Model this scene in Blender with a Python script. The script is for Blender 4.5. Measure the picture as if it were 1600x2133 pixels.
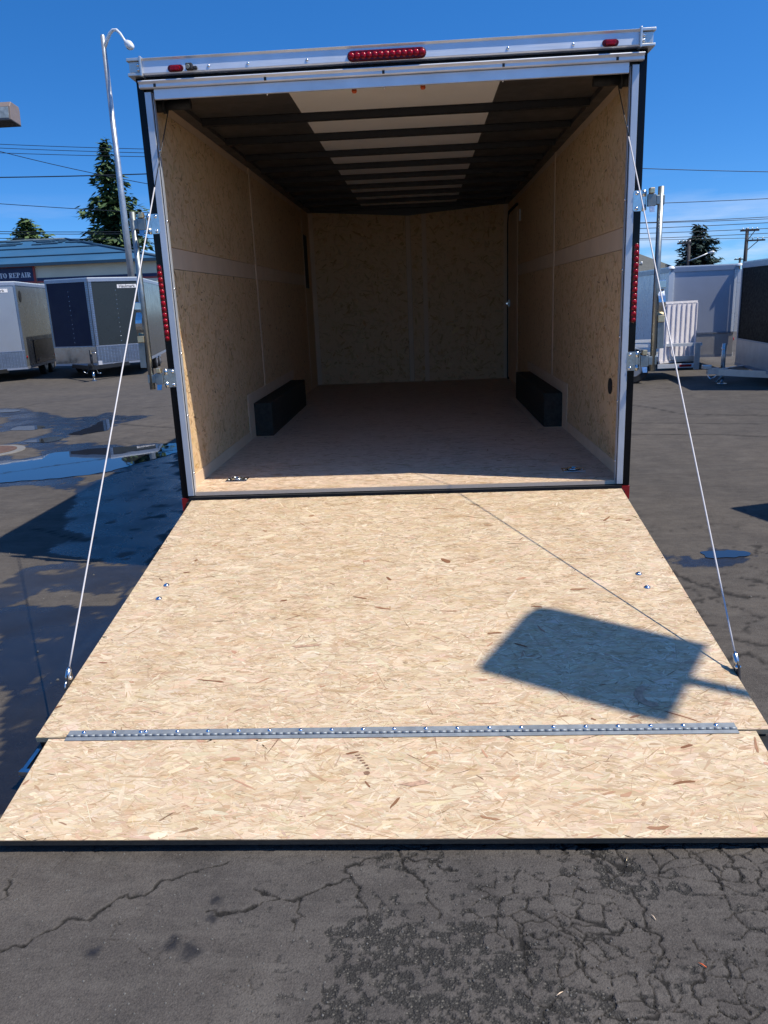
import bpy, bmesh, math, random
import numpy as np
from mathutils import Vector, Matrix

for o in list(bpy.data.objects):
    bpy.data.objects.remove(o)
S = bpy.context.scene
COL = S.collection
R = math.radians

# ------------------------------------------------------------------ camera
YAW, PITCH, ROLL = R(3.211), R(15.106), R(-2.38)
cy, sy, cp, sp = math.cos(YAW), math.sin(YAW), math.cos(PITCH), math.sin(PITCH)
fwd = Vector((-sy * cp, cy * cp, -sp)); rt = Vector((cy, sy, 0)); up = rt.cross(fwd)
cr, sr = math.cos(ROLL), math.sin(ROLL)
r2 = rt * cr + up * sr; u2 = -rt * sr + up * cr
cam = bpy.data.cameras.new('camera')
camo = bpy.data.objects.new('camera', cam); COL.objects.link(camo)
M = Matrix((r2, u2, -fwd)).transposed().to_4x4()
M.translation = Vector((0.136, -4.404, 1.069))
camo.matrix_world = M
cam.sensor_fit = 'VERTICAL'; cam.sensor_height = 36.0
cam.lens = 1626.2 / 2133.0 * 36.0
cam.clip_start = 0.05; cam.clip_end = 3000
S.camera = camo

# ------------------------------------------------------------------ world, sun, exposure
SUN = Vector((0.59, -0.183, 1.0)).normalized()          # direction to the sun
ELEV = math.asin(SUN.z)
w = bpy.data.worlds.new('World'); S.world = w; w.use_nodes = True
nt = w.node_tree; N = nt.nodes; L = nt.links; N.clear()
out = N.new('ShaderNodeOutputWorld'); bg = N.new('ShaderNodeBackground')
sky = N.new('ShaderNodeTexSky'); sky.sky_type = 'NISHITA'; sky.sun_disc = False
sky.sun_elevation = ELEV
sky.sun_rotation = math.atan2(SUN.x, SUN.y)
sky.altitude = 0; sky.air_density = 1.0; sky.dust_density = 0.6; sky.ozone_density = 2.0
hs = N.new('ShaderNodeHueSaturation'); hs.inputs['Saturation'].default_value = 1.15
tc = N.new('ShaderNodeTexCoord')
# deep, even blue: flatten the fall-off with height so the sky above the frame goes on like the sky in it
sz = N.new('ShaderNodeSeparateXYZ'); L.new(tc.outputs['Generated'], sz.inputs[0])
def wmath(op, a, b=None):
    n = N.new('ShaderNodeMath'); n.operation = op
    for k, v in enumerate((a, b)):
        if v is None: continue
        if hasattr(v, 'is_linked'): L.new(v, n.inputs[k])
        else: n.inputs[k].default_value = v
    return n
zc_ = wmath('MULTIPLY', wmath('MINIMUM', wmath('MAXIMUM', sz.outputs['Z'], 0.0).outputs[0], 0.85).outputs[0], math.pi / 0.85)
mr = wmath('ADD', wmath('ADD', sz.outputs['Z'], 0.035).outputs[0], wmath('MULTIPLY', wmath('SINE', zc_.outputs[0]).outputs[0], 0.16).outputs[0])
cz = N.new('ShaderNodeCombineXYZ'); L.new(sz.outputs['X'], cz.inputs[0]); L.new(sz.outputs['Y'], cz.inputs[1]); L.new(mr.outputs[0], cz.inputs[2])
nz_ = N.new('ShaderNodeVectorMath'); nz_.operation = 'NORMALIZE'; L.new(cz.outputs[0], nz_.inputs[0])
L.new(nz_.outputs[0], sky.inputs['Vector'])
tint = N.new('ShaderNodeMix'); tint.data_type = 'RGBA'; tint.blend_type = 'MULTIPLY'; tint.inputs[0].default_value = 1.0
tint.inputs[7].default_value = (0.515, 0.715, 0.985, 1)
L.new(sky.outputs[0], tint.inputs[6])
# thin cloud streaks low over the horizon
sepw = N.new('ShaderNodeSeparateXYZ'); L.new(tc.outputs['Generated'], sepw.inputs[0])
mapw = N.new('ShaderNodeMapping'); mapw.inputs['Scale'].default_value = (3.0, 3.0, 22.0)
L.new(tc.outputs['Generated'], mapw.inputs[0])
nzw = N.new('ShaderNodeTexNoise'); nzw.inputs['Scale'].default_value = 1.6; nzw.inputs['Detail'].default_value = 7
nzw.inputs['Roughness'].default_value = 0.6
L.new(mapw.outputs[0], nzw.inputs['Vector'])
rw = N.new('ShaderNodeMapRange'); rw.inputs[1].default_value = 0.42; rw.inputs[2].default_value = 0.75
L.new(nzw.outputs['Fac'], rw.inputs[0])
rh = N.new('ShaderNodeMapRange'); rh.inputs[1].default_value = 0.03; rh.inputs[2].default_value = 0.13
rh.inputs[3].default_value = 0.75; rh.inputs[4].default_value = 0.0
L.new(sepw.outputs['Z'], rh.inputs[0])
mw = N.new('ShaderNodeMath'); mw.operation = 'MULTIPLY'
L.new(rw.outputs[0], mw.inputs[0]); L.new(rh.outputs[0], mw.inputs[1])
mixw = N.new('ShaderNodeMix'); mixw.data_type = 'RGBA'
L.new(mw.outputs[0], mixw.inputs[0]); L.new(hs.outputs[0], mixw.inputs[6])
mixw.inputs[7].default_value = (5.2, 5.6, 6.4, 1)
L.new(tint.outputs[2], hs.inputs['Color'])
L.new(mixw.outputs[2], bg.inputs['Color'])
bg.inputs['Strength'].default_value = 0.14
L.new(bg.outputs[0], out.inputs[0])
sl = bpy.data.lights.new('sun', 'SUN'); sl.energy = 4.5; sl.angle = R(0.53); sl.color = (1.0, 0.93, 0.80)
so = bpy.data.objects.new('sun', sl); COL.objects.link(so)
so.rotation_euler = (-SUN).to_track_quat('-Z', 'Y').to_euler(); so.location = (8, -6, 12)
S.view_settings.view_transform = 'Standard'; S.view_settings.look = 'None'
S.view_settings.gamma = 1.0; S.view_settings.exposure = 0.30; S.view_settings.use_curve_mapping = False
S.cycles.use_denoising = True
S.cycles.max_bounces = 14; S.cycles.diffuse_bounces = 12; S.cycles.glossy_bounces = 4
S.cycles.sample_clamp_indirect = 6.0
S.cycles.caustics_reflective = False; S.cycles.caustics_refractive = False

GZ = -0.445

# ------------------------------------------------------------------ materials
def nodes_of(name):
    m = bpy.data.materials.new(name); m.use_nodes = True
    t = m.node_tree; b = t.nodes['Principled BSDF']
    return m, t, b

def noise(t, vec, scale, detail=4, rough=0.55, dim=None):
    n = t.nodes.new('ShaderNodeTexNoise'); n.inputs['Scale'].default_value = scale
    n.inputs['Detail'].default_value = detail; n.inputs['Roughness'].default_value = rough
    if vec is not None: t.links.new(vec, n.inputs['Vector'])
    return n.outputs['Fac']

def ramp(t, fac, stops):
    n = t.nodes.new('ShaderNodeValToRGB'); e = n.color_ramp.elements
    while len(e) < len(stops): e.new(0.5)
    for k, (p, c) in enumerate(stops):
        e[k].position = p; e[k].color = (*c, 1) if len(c) == 3 else c
    t.links.new(fac, n.inputs[0])
    return n.outputs[0]

def mixc(t, fac, a, b, mode='MIX'):
    n = t.nodes.new('ShaderNodeMix'); n.data_type = 'RGBA'; n.blend_type = mode
    for sock, v in ((0, fac), (6, a), (7, b)):
        if hasattr(v, 'is_linked'): t.links.new(v, n.inputs[sock])
        elif sock == 0: n.inputs[0].default_value = v
        else: n.inputs[sock].default_value = (*v, 1)
    return n.outputs[2]

def maprange(t, v, a, b, c, d):
    n = t.nodes.new('ShaderNodeMapRange')
    t.links.new(v, n.inputs[0])
    for k, x in enumerate((a, b, c, d)): n.inputs[k + 1].default_value = x
    return n.outputs[0]

def math_(t, op, a, b=None):
    n = t.nodes.new('ShaderNodeMath'); n.operation = op
    for k, v in enumerate((a, b)):
        if v is None: continue
        if hasattr(v, 'is_linked'): t.links.new(v, n.inputs[k])
        else: n.inputs[k].default_value = v
    return n.outputs[0]

def bump(t, b, h, strength, dist=0.01):
    n = t.nodes.new('ShaderNodeBump'); n.inputs['Strength'].default_value = strength
    n.inputs['Distance'].default_value = dist
    t.links.new(h, n.inputs['Height']); t.links.new(n.outputs[0], b.inputs['Normal'])

def objvec(t, scale=None, rot=None):
    c = t.nodes.new('ShaderNodeTexCoord')
    if scale is None: return c.outputs['Object']
    m = t.nodes.new('ShaderNodeMapping'); m.inputs['Scale'].default_value = scale
    if rot: m.inputs['Rotation'].default_value = rot
    t.links.new(c.outputs['Object'], m.inputs[0]); return m.outputs[0]

def plain(name, col, rough=0.5, metal=0.0, var=0.12, nscale=9.0, spec=0.5, bumps=0.0, bscale=60):
    m, t, b = nodes_of(name)
    v = objvec(t)
    n = noise(t, v, nscale, 5)
    lo = tuple(c * (1 - var) for c in col); hi = tuple(min(1, c * (1 + var)) for c in col)
    t.links.new(ramp(t, n, [(0.3, lo), (0.7, hi)]), b.inputs['Base Color'])
    n2 = noise(t, v, nscale * 3.1, 3)
    t.links.new(maprange(t, n2, 0.3, 0.7, max(0.02, rough * 0.8), min(1, rough * 1.2)), b.inputs['Roughness'])
    b.inputs['Metallic'].default_value = metal
    b.inputs['Specular IOR Level'].default_value = spec
    if bumps: bump(t, b, noise(t, v, bscale, 4), bumps, 0.004)
    return m

def brushed(name, col, rough=0.32, axis='x', spec=0.5, metal=0.45):
    m, t, b = nodes_of(name)
    sc = {'x': (2, 90, 90), 'z': (90, 90, 2), 'y': (90, 2, 90)}[axis]
    n = noise(t, objvec(t, sc), 3.0, 4)
    n2 = noise(t, objvec(t), 4.0, 4)
    c = ramp(t, n2, [(0.3, tuple(x * 0.82 for x in col)), (0.7, col)])
    t.links.new(c, b.inputs['Base Color'])
    t.links.new(maprange(t, n, 0.3, 0.7, rough * 0.8, rough * 1.35), b.inputs['Roughness'])
    b.inputs['Metallic'].default_value = metal
    bump(t, b, n, 0.08, 0.002)
    return m

def strand_mat(name, grain=(16, 420, 1), rough=0.62):
    m, t, b = nodes_of(name)
    a = t.nodes.new('ShaderNodeAttribute'); a.attribute_name = 'tint'
    uv = t.nodes.new('ShaderNodeUVMap'); mp = t.nodes.new('ShaderNodeMapping'); mp.inputs['Scale'].default_value = (grain[0], grain[1], 1)
    t.links.new(uv.outputs[0], mp.inputs[0])
    g = noise(t, mp.outputs[0], 1.0, 6, 0.7)
    g2 = noise(t, objvec(t, (1.3, 1.3, 1.3)), 3.0, 4)
    c = mixc(t, 1.0, a.outputs['Color'], ramp(t, g, [(0.30, (0.70, 0.66, 0.60)), (0.46, (0.93, 0.92, 0.90)), (0.68, (1.05, 1.05, 1.04))]), 'MULTIPLY')
    g3 = noise(t, objvec(t, (2.2, 7.0, 7.0)), 2.6, 6, 0.68)
    c = mixc(t, 1.0, c, ramp(t, g3, [(0.30, (1.04, 1.04, 1.05)), (0.50, (1.0, 0.99, 0.98)), (0.66, (0.90, 0.835, 0.75)), (0.80, (0.82, 0.73, 0.62))]), 'MULTIPLY')
    c = mixc(t, 1.0, c, ramp(t, g2, [(0.3, (0.93, 0.91, 0.88)), (0.65, (1.0, 1.0, 1.0))]), 'MULTIPLY')
    t.links.new(c, b.inputs['Base Color'])
    b.inputs['Roughness'].default_value = rough
    b.inputs['Specular IOR Level'].default_value = 0.3
    return m

def board_mat(name, lo, hi, edge=None):
    m, t, b = nodes_of(name)
    g = noise(t, objvec(t, (12, 60, 60)), 4.0, 5, 0.7)
    t.links.new(ramp(t, g, [(0.3, lo), (0.7, hi)]), b.inputs['Base Color'])
    b.inputs['Roughness'].default_value = 0.8
    bump(t, b, g, 0.3, 0.003)
    return m

def plate_mat(name, col, scale, rough=0.28):
    """tread plate: small raised bars in alternating directions"""
    m, t, b = nodes_of(name)
    v = objvec(t, (scale, scale, scale))
    ch = t.nodes.new('ShaderNodeTexChecker'); ch.inputs['Scale'].default_value = 1.0
    t.links.new(v, ch.inputs['Vector'])
    vo = t.nodes.new('ShaderNodeTexVoronoi'); vo.inputs['Scale'].default_value = 1.0; vo.inputs['Randomness'].default_value = 0.15
    t.links.new(v, vo.inputs['Vector'])
    h = maprange(t, vo.outputs['Distance'], 0.15, 0.45, 1.0, 0.0)
    n2 = noise(t, objvec(t), 3.0, 3)
    c = mixc(t, h, tuple(x * 0.62 for x in col), col)
    c = mixc(t, 1.0, c, ramp(t, n2, [(0.3, (0.75, 0.77, 0.8)), (0.7, (1, 1, 1))]), 'MULTIPLY')
    t.links.new(c, b.inputs['Base Color'])
    b.inputs['Metallic'].default_value = 0.85; b.inputs['Roughness'].default_value = rough
    bump(t, b, h, 0.9, 0.004)
    return m

MAT = {}
MAT['osb'] = board_mat('osb_board', (0.40, 0.29, 0.17), (0.58, 0.45, 0.29))
MAT['osb_edge_shaded'] = board_mat('osb_edge_shaded', (0.06, 0.042, 0.027), (0.15, 0.105, 0.065))  # darker board brown, with the shade on the flap's front edge put in
MAT['strand'] = strand_mat('osb_strand')
MAT['wallstrand'] = strand_mat('wall_strand', (22, 260, 1), 0.7)
MAT['wall'] = board_mat('wall_board', (0.72, 0.49, 0.27), (0.80, 0.57, 0.33))
MAT['strip'] = plain('plain_strip', (0.75, 0.56, 0.385), 0.6, var=0.06, nscale=5)
MAT['floor'] = board_mat('floor_board', (0.64, 0.49, 0.36), (0.74, 0.58, 0.44))
MAT['black'] = plain('black_paint', (0.005, 0.005, 0.006), 0.22, var=0.1, nscale=3, spec=0.22)
MAT['blacksteel'] = plain('black_steel', (0.011, 0.011, 0.012), 0.5, var=0.2, bumps=0.1)
MAT['rubber'] = plain('black_rubber', (0.014, 0.014, 0.014), 0.75, var=0.2, bumps=0.2)
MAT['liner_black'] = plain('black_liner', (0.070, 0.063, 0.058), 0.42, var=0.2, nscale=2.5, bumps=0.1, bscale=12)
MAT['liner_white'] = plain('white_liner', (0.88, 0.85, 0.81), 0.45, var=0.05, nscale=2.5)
MAT['felt'] = plain('wheel_box_paint', (0.052, 0.047, 0.039), 0.8, var=0.25, nscale=40, bumps=0.3, spec=0.15)
MAT['alu'] = brushed('aluminium_x', (0.88, 0.90, 0.94), 0.40, 'x')
MAT['aluz'] = brushed('aluminium_z', (0.66, 0.69, 0.74), 0.38, 'z')
MAT['zinc'] = plain('zinc_plate', (0.62, 0.65, 0.66), 0.22, 1.0, var=0.15, nscale=25)
MAT['zincdark'] = plain('galvanised_tube', (0.30, 0.33, 0.33), 0.45, 0.9, var=0.2, nscale=14)
MAT['steelhinge'] = plain('steel_hinge', (0.27, 0.295, 0.315), 0.62, 0.5, var=0.18, nscale=20)
MAT['brass'] = plain('yellow_zinc', (0.70, 0.55, 0.33), 0.35, 0.8, var=0.15, nscale=20)
MAT['cast'] = plain('cast_aluminium', (0.66, 0.66, 0.64), 0.38, 0.7, var=0.08)
MAT['screw'] = plain('screw_zinc', (0.8, 0.82, 0.84), 0.18, 1.0, var=0.1, nscale=30)
MAT['rope'] = plain('white_cable_sleeve', (0.56, 0.54, 0.55), 0.4, var=0.06, nscale=60)
MAT['darkcable'] = plain('dark_cable', (0.03, 0.03, 0.03), 0.5)
MAT['redtape'] = plain('red_reflector', (0.30, 0.012, 0.012), 0.35, var=0.2)
MAT['red'] = plain('red_lens', (0.30, 0.002, 0.010), 0.16, var=0.45, nscale=60, spec=0.35)
MAT['reddark'] = plain('red_lens_dark', (0.10, 0.002, 0.006), 0.16, var=0.4, nscale=60, spec=0.35)
MAT['orange'] = plain('orange_cap', (0.75, 0.12, 0.02), 0.4)
MAT['glass'] = plain('lamp_glass', (0.45, 0.47, 0.42), 0.06, 0.3, var=0.35, nscale=12, spec=0.8)
MAT['galv'] = plain('galvanised_pole', (0.46, 0.48, 0.50), 0.45, 0.75, var=0.14, nscale=5)
MAT['fixture'] = plain('bronze_fixture', (0.27, 0.21, 0.18), 0.5, 0.2, var=0.06)
MAT['tyre'] = plain('tyre_rubber', (0.018, 0.018, 0.019), 0.7, var=0.2)
MAT['rim'] = plain('wheel_rim', (0.5, 0.5, 0.52), 0.35, 0.8)
MAT['white'] = plain('white_paint', (0.86, 0.88, 0.88), 0.3, var=0.03, nscale=2)
MAT['whitetrim'] = plain('white_trim', (0.80, 0.82, 0.83), 0.3, 0.1, var=0.03, nscale=2)
MAT['grey_front'] = plain('silver_paint', (0.31, 0.34, 0.40), 0.22, 0.35, var=0.04, nscale=1.5)
MAT['pewter'] = plain('pewter_paint', (0.105, 0.115, 0.12), 0.3, 0.05, var=0.05, nscale=1.5)
MAT['pewter2'] = plain('charcoal_paint', (0.030, 0.038, 0.043), 0.3, 0.0, var=0.05, nscale=1.5, spec=0.3)
MAT['darkside'] = plain('dark_pewter_paint', (0.06, 0.066, 0.066), 0.22, 0.05, var=0.06, nscale=1.5)
MAT['navy'] = plain('navy_paint', (0.010, 0.014, 0.042), 0.4, var=0.08, nscale=1.5, spec=0.3)
MAT['bluegrey'] = plain('blue_grey_paint', (0.42, 0.45, 0.52), 0.35, 0.1, var=0.06, nscale=1.2)
MAT['plate'] = plate_mat('tread_plate', (0.50, 0.55, 0.63), 26.0)
MAT['platesmall'] = plate_mat('tread_plate_trim', (0.46, 0.51, 0.60), 18.0)
MAT['polish'] = plain('polished_aluminium', (0.62, 0.64, 0.68), 0.12, 1.0, var=0.1, nscale=4, bumps=0.25, bscale=5)
MAT['guard_soft'] = plain('dull_aluminium', (0.55, 0.52, 0.50), 0.35, 0.45, var=0.12, nscale=4, bumps=0.15, bscale=5)
MAT['blackface'] = plain('black_front', (0.004, 0.004, 0.004), 0.5, var=0.1, spec=0.06)
MAT['toprail'] = plain('top_rail', (0.36, 0.39, 0.46), 0.4, 0.6, var=0.05)
MAT['cream'] = plain('cream_stucco', (0.82, 0.71, 0.52), 0.85, var=0.06, nscale=1.2, bumps=0.1)
MAT['roofblue'] = plain('blue_metal_roof', (0.030, 0.110, 0.215), 0.55, 0.0, var=0.14, nscale=0.35)
MAT['roofseam'] = plain('blue_roof_seam', (0.022, 0.06, 0.10), 0.55, 0.0, var=0.1, nscale=1)
MAT['signnavy'] = plain('sign_navy', (0.016, 0.025, 0.085), 0.45, var=0.08, nscale=1)
MAT['signred'] = plain('sign_red', (0.42, 0.06, 0.05), 0.5, var=0.1, nscale=1)
MAT['signwhite'] = plain('sign_white', (0.8, 0.78, 0.78), 0.5, var=0.03)
MAT['dark'] = plain('dark_grey', (0.03, 0.03, 0.033), 0.6)
MAT['lettering'] = plain('badge_letters', (0.02, 0.02, 0.025), 0.5)
MAT['greyroof'] = plain('grey_shingle', (0.10, 0.105, 0.10), 0.85, var=0.15, nscale=6)
MAT['housewall'] = plain('house_wall', (0.42, 0.40, 0.37), 0.8)
MAT['wood'] = plain('pole_wood', (0.045, 0.042, 0.045), 0.85, var=0.2)
MAT['wire'] = plain('wire_black', (0.012, 0.015, 0.022), 0.6)
MAT['bark'] = plain('bark', (0.055, 0.042, 0.032), 0.9, var=0.25)
MAT['water'] = None
MAT['concrete'] = plain('concrete_collar', (0.17, 0.165, 0.16), 0.9, var=0.15, nscale=12)
MAT['gate'] = plain('mill_aluminium', (0.86, 0.82, 0.84), 0.5, 0.0, var=0.06, nscale=14)
MAT['iron'] = plain('rusty_iron', (0.13, 0.075, 0.05), 0.7, 0.2, var=0.3, nscale=25)

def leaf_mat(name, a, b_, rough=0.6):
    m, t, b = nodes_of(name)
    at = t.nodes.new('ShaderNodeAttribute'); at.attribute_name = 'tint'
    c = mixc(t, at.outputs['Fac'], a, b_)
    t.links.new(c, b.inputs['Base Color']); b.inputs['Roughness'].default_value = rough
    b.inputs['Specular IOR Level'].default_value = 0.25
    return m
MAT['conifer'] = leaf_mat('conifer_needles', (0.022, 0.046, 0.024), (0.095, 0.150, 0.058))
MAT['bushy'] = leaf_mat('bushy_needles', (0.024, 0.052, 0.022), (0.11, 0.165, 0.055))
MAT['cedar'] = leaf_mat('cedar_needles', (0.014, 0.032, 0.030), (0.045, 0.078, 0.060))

# ------------------------------------------------------------------ object helpers
ORG = {}
def tag(o, label=None, cat=None, group=None, kind=None):
    if label: o['label'] = label
    if cat: o['category'] = cat
    if group: o['group'] = group
    if kind: o['kind'] = kind
    return o

def thing(name, label, cat, loc=(0, 0, 0), rotz=0.0, group=None, local=False):
    o = bpy.data.objects.new(name, None); COL.objects.link(o)
    o.empty_display_size = 0.2
    o.location = loc; o.rotation_euler = (0, 0, rotz)
    ORG[o.name] = Vector((0, 0, 0)) if local else Vector(loc)
    return tag(o, label, cat, group)

def frame_of(direction, hint=(0, 0, 1)):
    d = Vector(direction).normalized(); h = Vector(hint)
    if abs(d.dot(h)) > 0.98: h = Vector((1, 0, 0))
    x = d.cross(h).normalized(); y = x.cross(d).normalized()
    return x, y, d

class MB:
    def __init__(s): s.v = []; s.f = []; s.sm = []
    def add(s, vs, fs, smooth=False):
        n = len(s.v); s.v += [tuple(p) for p in vs]
        for f in fs: s.f.append([i + n for i in f]); s.sm.append(smooth)
        return s
    def box(s, a, b, T=None):
        x0, x1 = sorted((a[0], b[0])); y0, y1 = sorted((a[1], b[1])); z0, z1 = sorted((a[2], b[2]))
        vs = [Vector(p) for p in ((x0, y0, z0), (x1, y0, z0), (x1, y1, z0), (x0, y1, z0), (x0, y0, z1), (x1, y0, z1), (x1, y1, z1), (x0, y1, z1))]
        if T: vs = [T(p) for p in vs]
        return s.add(vs, [(0, 3, 2, 1), (4, 5, 6, 7), (0, 1, 5, 4), (1, 2, 6, 5), (2, 3, 7, 6), (3, 0, 4, 7)])
    def bar(s, p, q, wx, wy, hint=(0, 0, 1)):
        p = Vector(p); q = Vector(q); x, y, d = frame_of(q - p, hint)
        vs = [c + x * (a * wx / 2) + y * (b * wy / 2) for c in (p, q) for a, b in ((-1, -1), (1, -1), (1, 1), (-1, 1))]
        return s.add(vs, [(3, 2, 1, 0), (4, 5, 6, 7), (0, 1, 5, 4), (1, 2, 6, 5), (2, 3, 7, 6), (3, 0, 4, 7)])
    def tube(s, pts, rad, n=10, caps=True):
        pts = [Vector(p) for p in pts]
        rs = rad if isinstance(rad, (list, tuple)) else [rad] * len(pts)
        rings = []; vs = []
        x0 = None
        for i, p in enumerate(pts):
            d = (pts[min(i + 1, len(pts) - 1)] - pts[max(i - 1, 0)])
            if d.length < 1e-9: d = Vector((0, 0, 1))
            d.normalize()
            if x0 is None: x0, _, _ = frame_of(d)
            x = (x0 - d * x0.dot(d)).normalized(); x0 = x; y = d.cross(x)
            vs += [p + (x * math.cos(2 * math.pi * k / n) + y * math.sin(2 * math.pi * k / n)) * rs[i] for k in range(n)]
        fs = [(i * n + k, i * n + (k + 1) % n, (i + 1) * n + (k + 1) % n, (i + 1) * n + k) for i in range(len(pts) - 1) for k in range(n)]
        s.add(vs, fs, True)
        if caps:
            m = len(s.v) - len(vs); e = (len(pts) - 1) * n
            s.f.append([m + k for k in range(n - 1, -1, -1)]); s.sm.append(False)
            s.f.append([m + e + k for k in range(n)]); s.sm.append(False)
        return s
    def cyl(s, p, q, r, n=16): return s.tube([p, q], r, n)
    def prism(s, poly, a, b):
        """poly: list of 3-D points in one plane; extruded by vector (b-a)"""
        d = Vector(b) - Vector(a); n = len(poly)
        vs = [Vector(p) for p in poly] + [Vector(p) + d for p in poly]
        return s.add(vs, [list(range(n - 1, -1, -1)), list(range(n, 2 * n))] + [(i, (i + 1) % n, n + (i + 1) % n, n + i) for i in range(n)])
    def dome(s, c, nrm, r, h, n=10, rings=3):
        x, y, d = frame_of(nrm); c = Vector(c); vs = []; fs = []
        for i in range(rings):
            a = i / rings * math.pi / 2
            vs += [c + (x * math.cos(2 * math.pi * k / n) + y * math.sin(2 * math.pi * k / n)) * (r * math.cos(a)) + d * (h * math.sin(a)) for k in range(n)]
        vs.append(c + d * h)
        for i in range(rings - 1):
            fs += [(i * n + k, i * n + (k + 1) % n, (i + 1) * n + (k + 1) % n, (i + 1) * n + k) for k in range(n)]
        fs += [((rings - 1) * n + k, (rings - 1) * n + (k + 1) % n, rings * n) for k in range(n)]
        return s.add(vs, fs, True)
    def capsule(s, a, b, r, nrm, h, n=8):
        """flat stadium-shaped lens from a to b (centres of the round ends)"""
        a = Vector(a); b = Vector(b); d = (b - a).normalized(); nn = Vector(nrm).normalized(); t = nn.cross(d)
        def ring(rr, z):
            o = []
            for k in range(n + 1):
                g = -math.pi / 2 + math.pi * k / n; o.append(b + (d * math.cos(g) + t * math.sin(g)) * rr + nn * z)
            for k in range(n + 1):
                g = math.pi / 2 + math.pi * k / n; o.append(a + (d * math.cos(g) + t * math.sin(g)) * rr + nn * z)
            return o
        m = 2 * (n + 1)
        vs = ring(r, 0) + ring(r * 0.97, h * 0.6) + ring(r * 0.75, h)
        fs = [(i * m + k, i * m + (k + 1) % m, (i + 1) * m + (k + 1) % m, (i + 1) * m + k) for i in range(2) for k in range(m)]
        fs.append([2 * m + k for k in range(m)])
        return s.add(vs, fs, False)
    def build(s, name, mat, parent=None, bevel=0.0, **kw):
        org = ORG[parent.name] if parent is not None else Vector((0, 0, 0))
        me = bpy.data.meshes.new(name)
        me.from_pydata([tuple(Vector(p) - org) for p in s.v], [], s.f)
        me.polygons.foreach_set('use_smooth', s.sm)
        me.materials.append(mat if not isinstance(mat, str) else MAT[mat])
        me.update()
        o = bpy.data.objects.new(name, me); COL.objects.link(o)
        if parent is not None: o.parent = parent
        ORG[o.name] = org
        if bevel:
            b = o.modifiers.new('bevel', 'BEVEL'); b.width = bevel; b.segments = 2; b.limit_method = 'ANGLE'; b.angle_limit = R(40)
            b.harden_normals = False
        if kw: tag(o, **kw)
        return o

def dup(src, parent, offset=None, name=None):
    c = src.copy(); COL.objects.link(c); c.parent = parent
    ORG[c.name] = ORG[src.name]
    if offset is not None: c.location = Vector(src.location) + Vector(offset)
    return c

def text_mesh(txt, size, name, mat, parent, T, bold=0.0):
    cu = bpy.data.curves.new(name, 'FONT'); cu.body = txt; cu.size = size; cu.extrude = 0.002; cu.offset = bold
    cu.align_x = 'CENTER'; cu.align_y = 'CENTER'; cu.resolution_u = 3
    tmp = bpy.data.objects.new(name + '_tmp', cu); COL.objects.link(tmp)
    dg = bpy.context.evaluated_depsgraph_get(); dg.update()
    me = bpy.data.meshes.new_from_object(tmp.evaluated_get(dg))
    bpy.data.objects.remove(tmp)
    org = ORG[parent.name]
    for v in me.vertices: v.co = T(Vector(v.co)) - org
    me.materials.clear(); me.materials.append(MAT[mat]); me.name = name
    o = bpy.data.objects.new(name, me); COL.objects.link(o); o.parent = parent; ORG[o.name] = org
    return o

# ------------------------------------------------------------------ numpy noise
def vnoise(x, y, seed=0):
    xi = np.floor(x).astype(np.int64); yi = np.floor(y).astype(np.int64)
    fx = x - xi; fy = y - yi
    fx = fx * fx * (3 - 2 * fx); fy = fy * fy * (3 - 2 * fy)
    def h(a, b):
        n = (a * 374761393 + b * 668265263 + seed * 1442695041) & 0x7fffffff
        n = ((n ^ (n >> 13)) * 1274126177) & 0x7fffffff
        return ((n ^ (n >> 16)) & 0xffff) / 65535.0
    return (h(xi, yi) * (1 - fx) + h(xi + 1, yi) * fx) * (1 - fy) + (h(xi, yi + 1) * (1 - fx) + h(xi + 1, yi + 1) * fx) * fy

def fbm(x, y, seed=0, octs=4):
    s = 0; a = 0.5; t = 0
    for k in range(octs):
        s = s + a * vnoise(x * 2 ** k, y * 2 ** k, seed + k * 17); t += a; a *= 0.5
    return s / t

def inpoly(x, y, poly):
    r = np.zeros(x.shape, bool); n = len(poly)
    for i in range(n):
        x0, y0 = poly[i]; x1, y1 = poly[(i + 1) % n]
        c = ((y0 > y) != (y1 > y)) & (x < (x1 - x0) * (y - y0) / ((y1 - y0) if y1 != y0 else 1e-9) + x0)
        r ^= c
    return r

def polydist(x, y, pts):
    d = np.full(x.shape, 1e9)
    for (x0, y0), (x1, y1) in zip(pts[:-1], pts[1:]):
        dx, dy = x1 - x0, y1 - y0
        t = np.clip(((x - x0) * dx + (y - y0) * dy) / (dx * dx + dy * dy + 1e-12), 0, 1)
        d = np.minimum(d, np.hypot(x - x0 - t * dx, y - y0 - t * dy))
    return d

# ------------------------------------------------------------------ ground sheet
PUD_MAIN = [(-4.63, 3.705), (-4.406, 3.76), (-4.21, 3.765), (-4.127, 3.942), (-4.068, 4.155), (-3.846, 4.217), (-3.747, 4.333), (-3.525, 4.375), (-3.197, 4.414), (-2.947, 4.518), (-2.624, 4.544), (-2.412, 4.107), (-2.581, 3.911), (-2.656, 3.71), (-2.822, 3.4), (-2.891, 3.159), (-3.023, 2.969), (-3.24, 2.828), (-3.438, 2.717), (-3.668, 2.682), (-3.872, 2.603), (-4.038, 2.572)]
PUD_B = [(-4.49, 5.501), (-4.472, 5.813), (-4.468, 6.136), (-4.521, 6.574), (-4.485, 6.811), (-4.224, 6.334), (-4.077, 5.775), (-4.191, 5.552), (-4.302, 5.416)]
PUD_C = [(-7.1, 8.478), (-6.886, 8.488), (-6.615, 8.342), (-6.548, 8.128), (-6.714, 8.079), (-6.91, 8.127)]
PUD_D = [(-4.834, 4.975), (-4.78, 5.128), (-4.621, 5.313), (-4.453, 5.234), (-4.406, 5.023), (-4.543, 4.905)]
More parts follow.
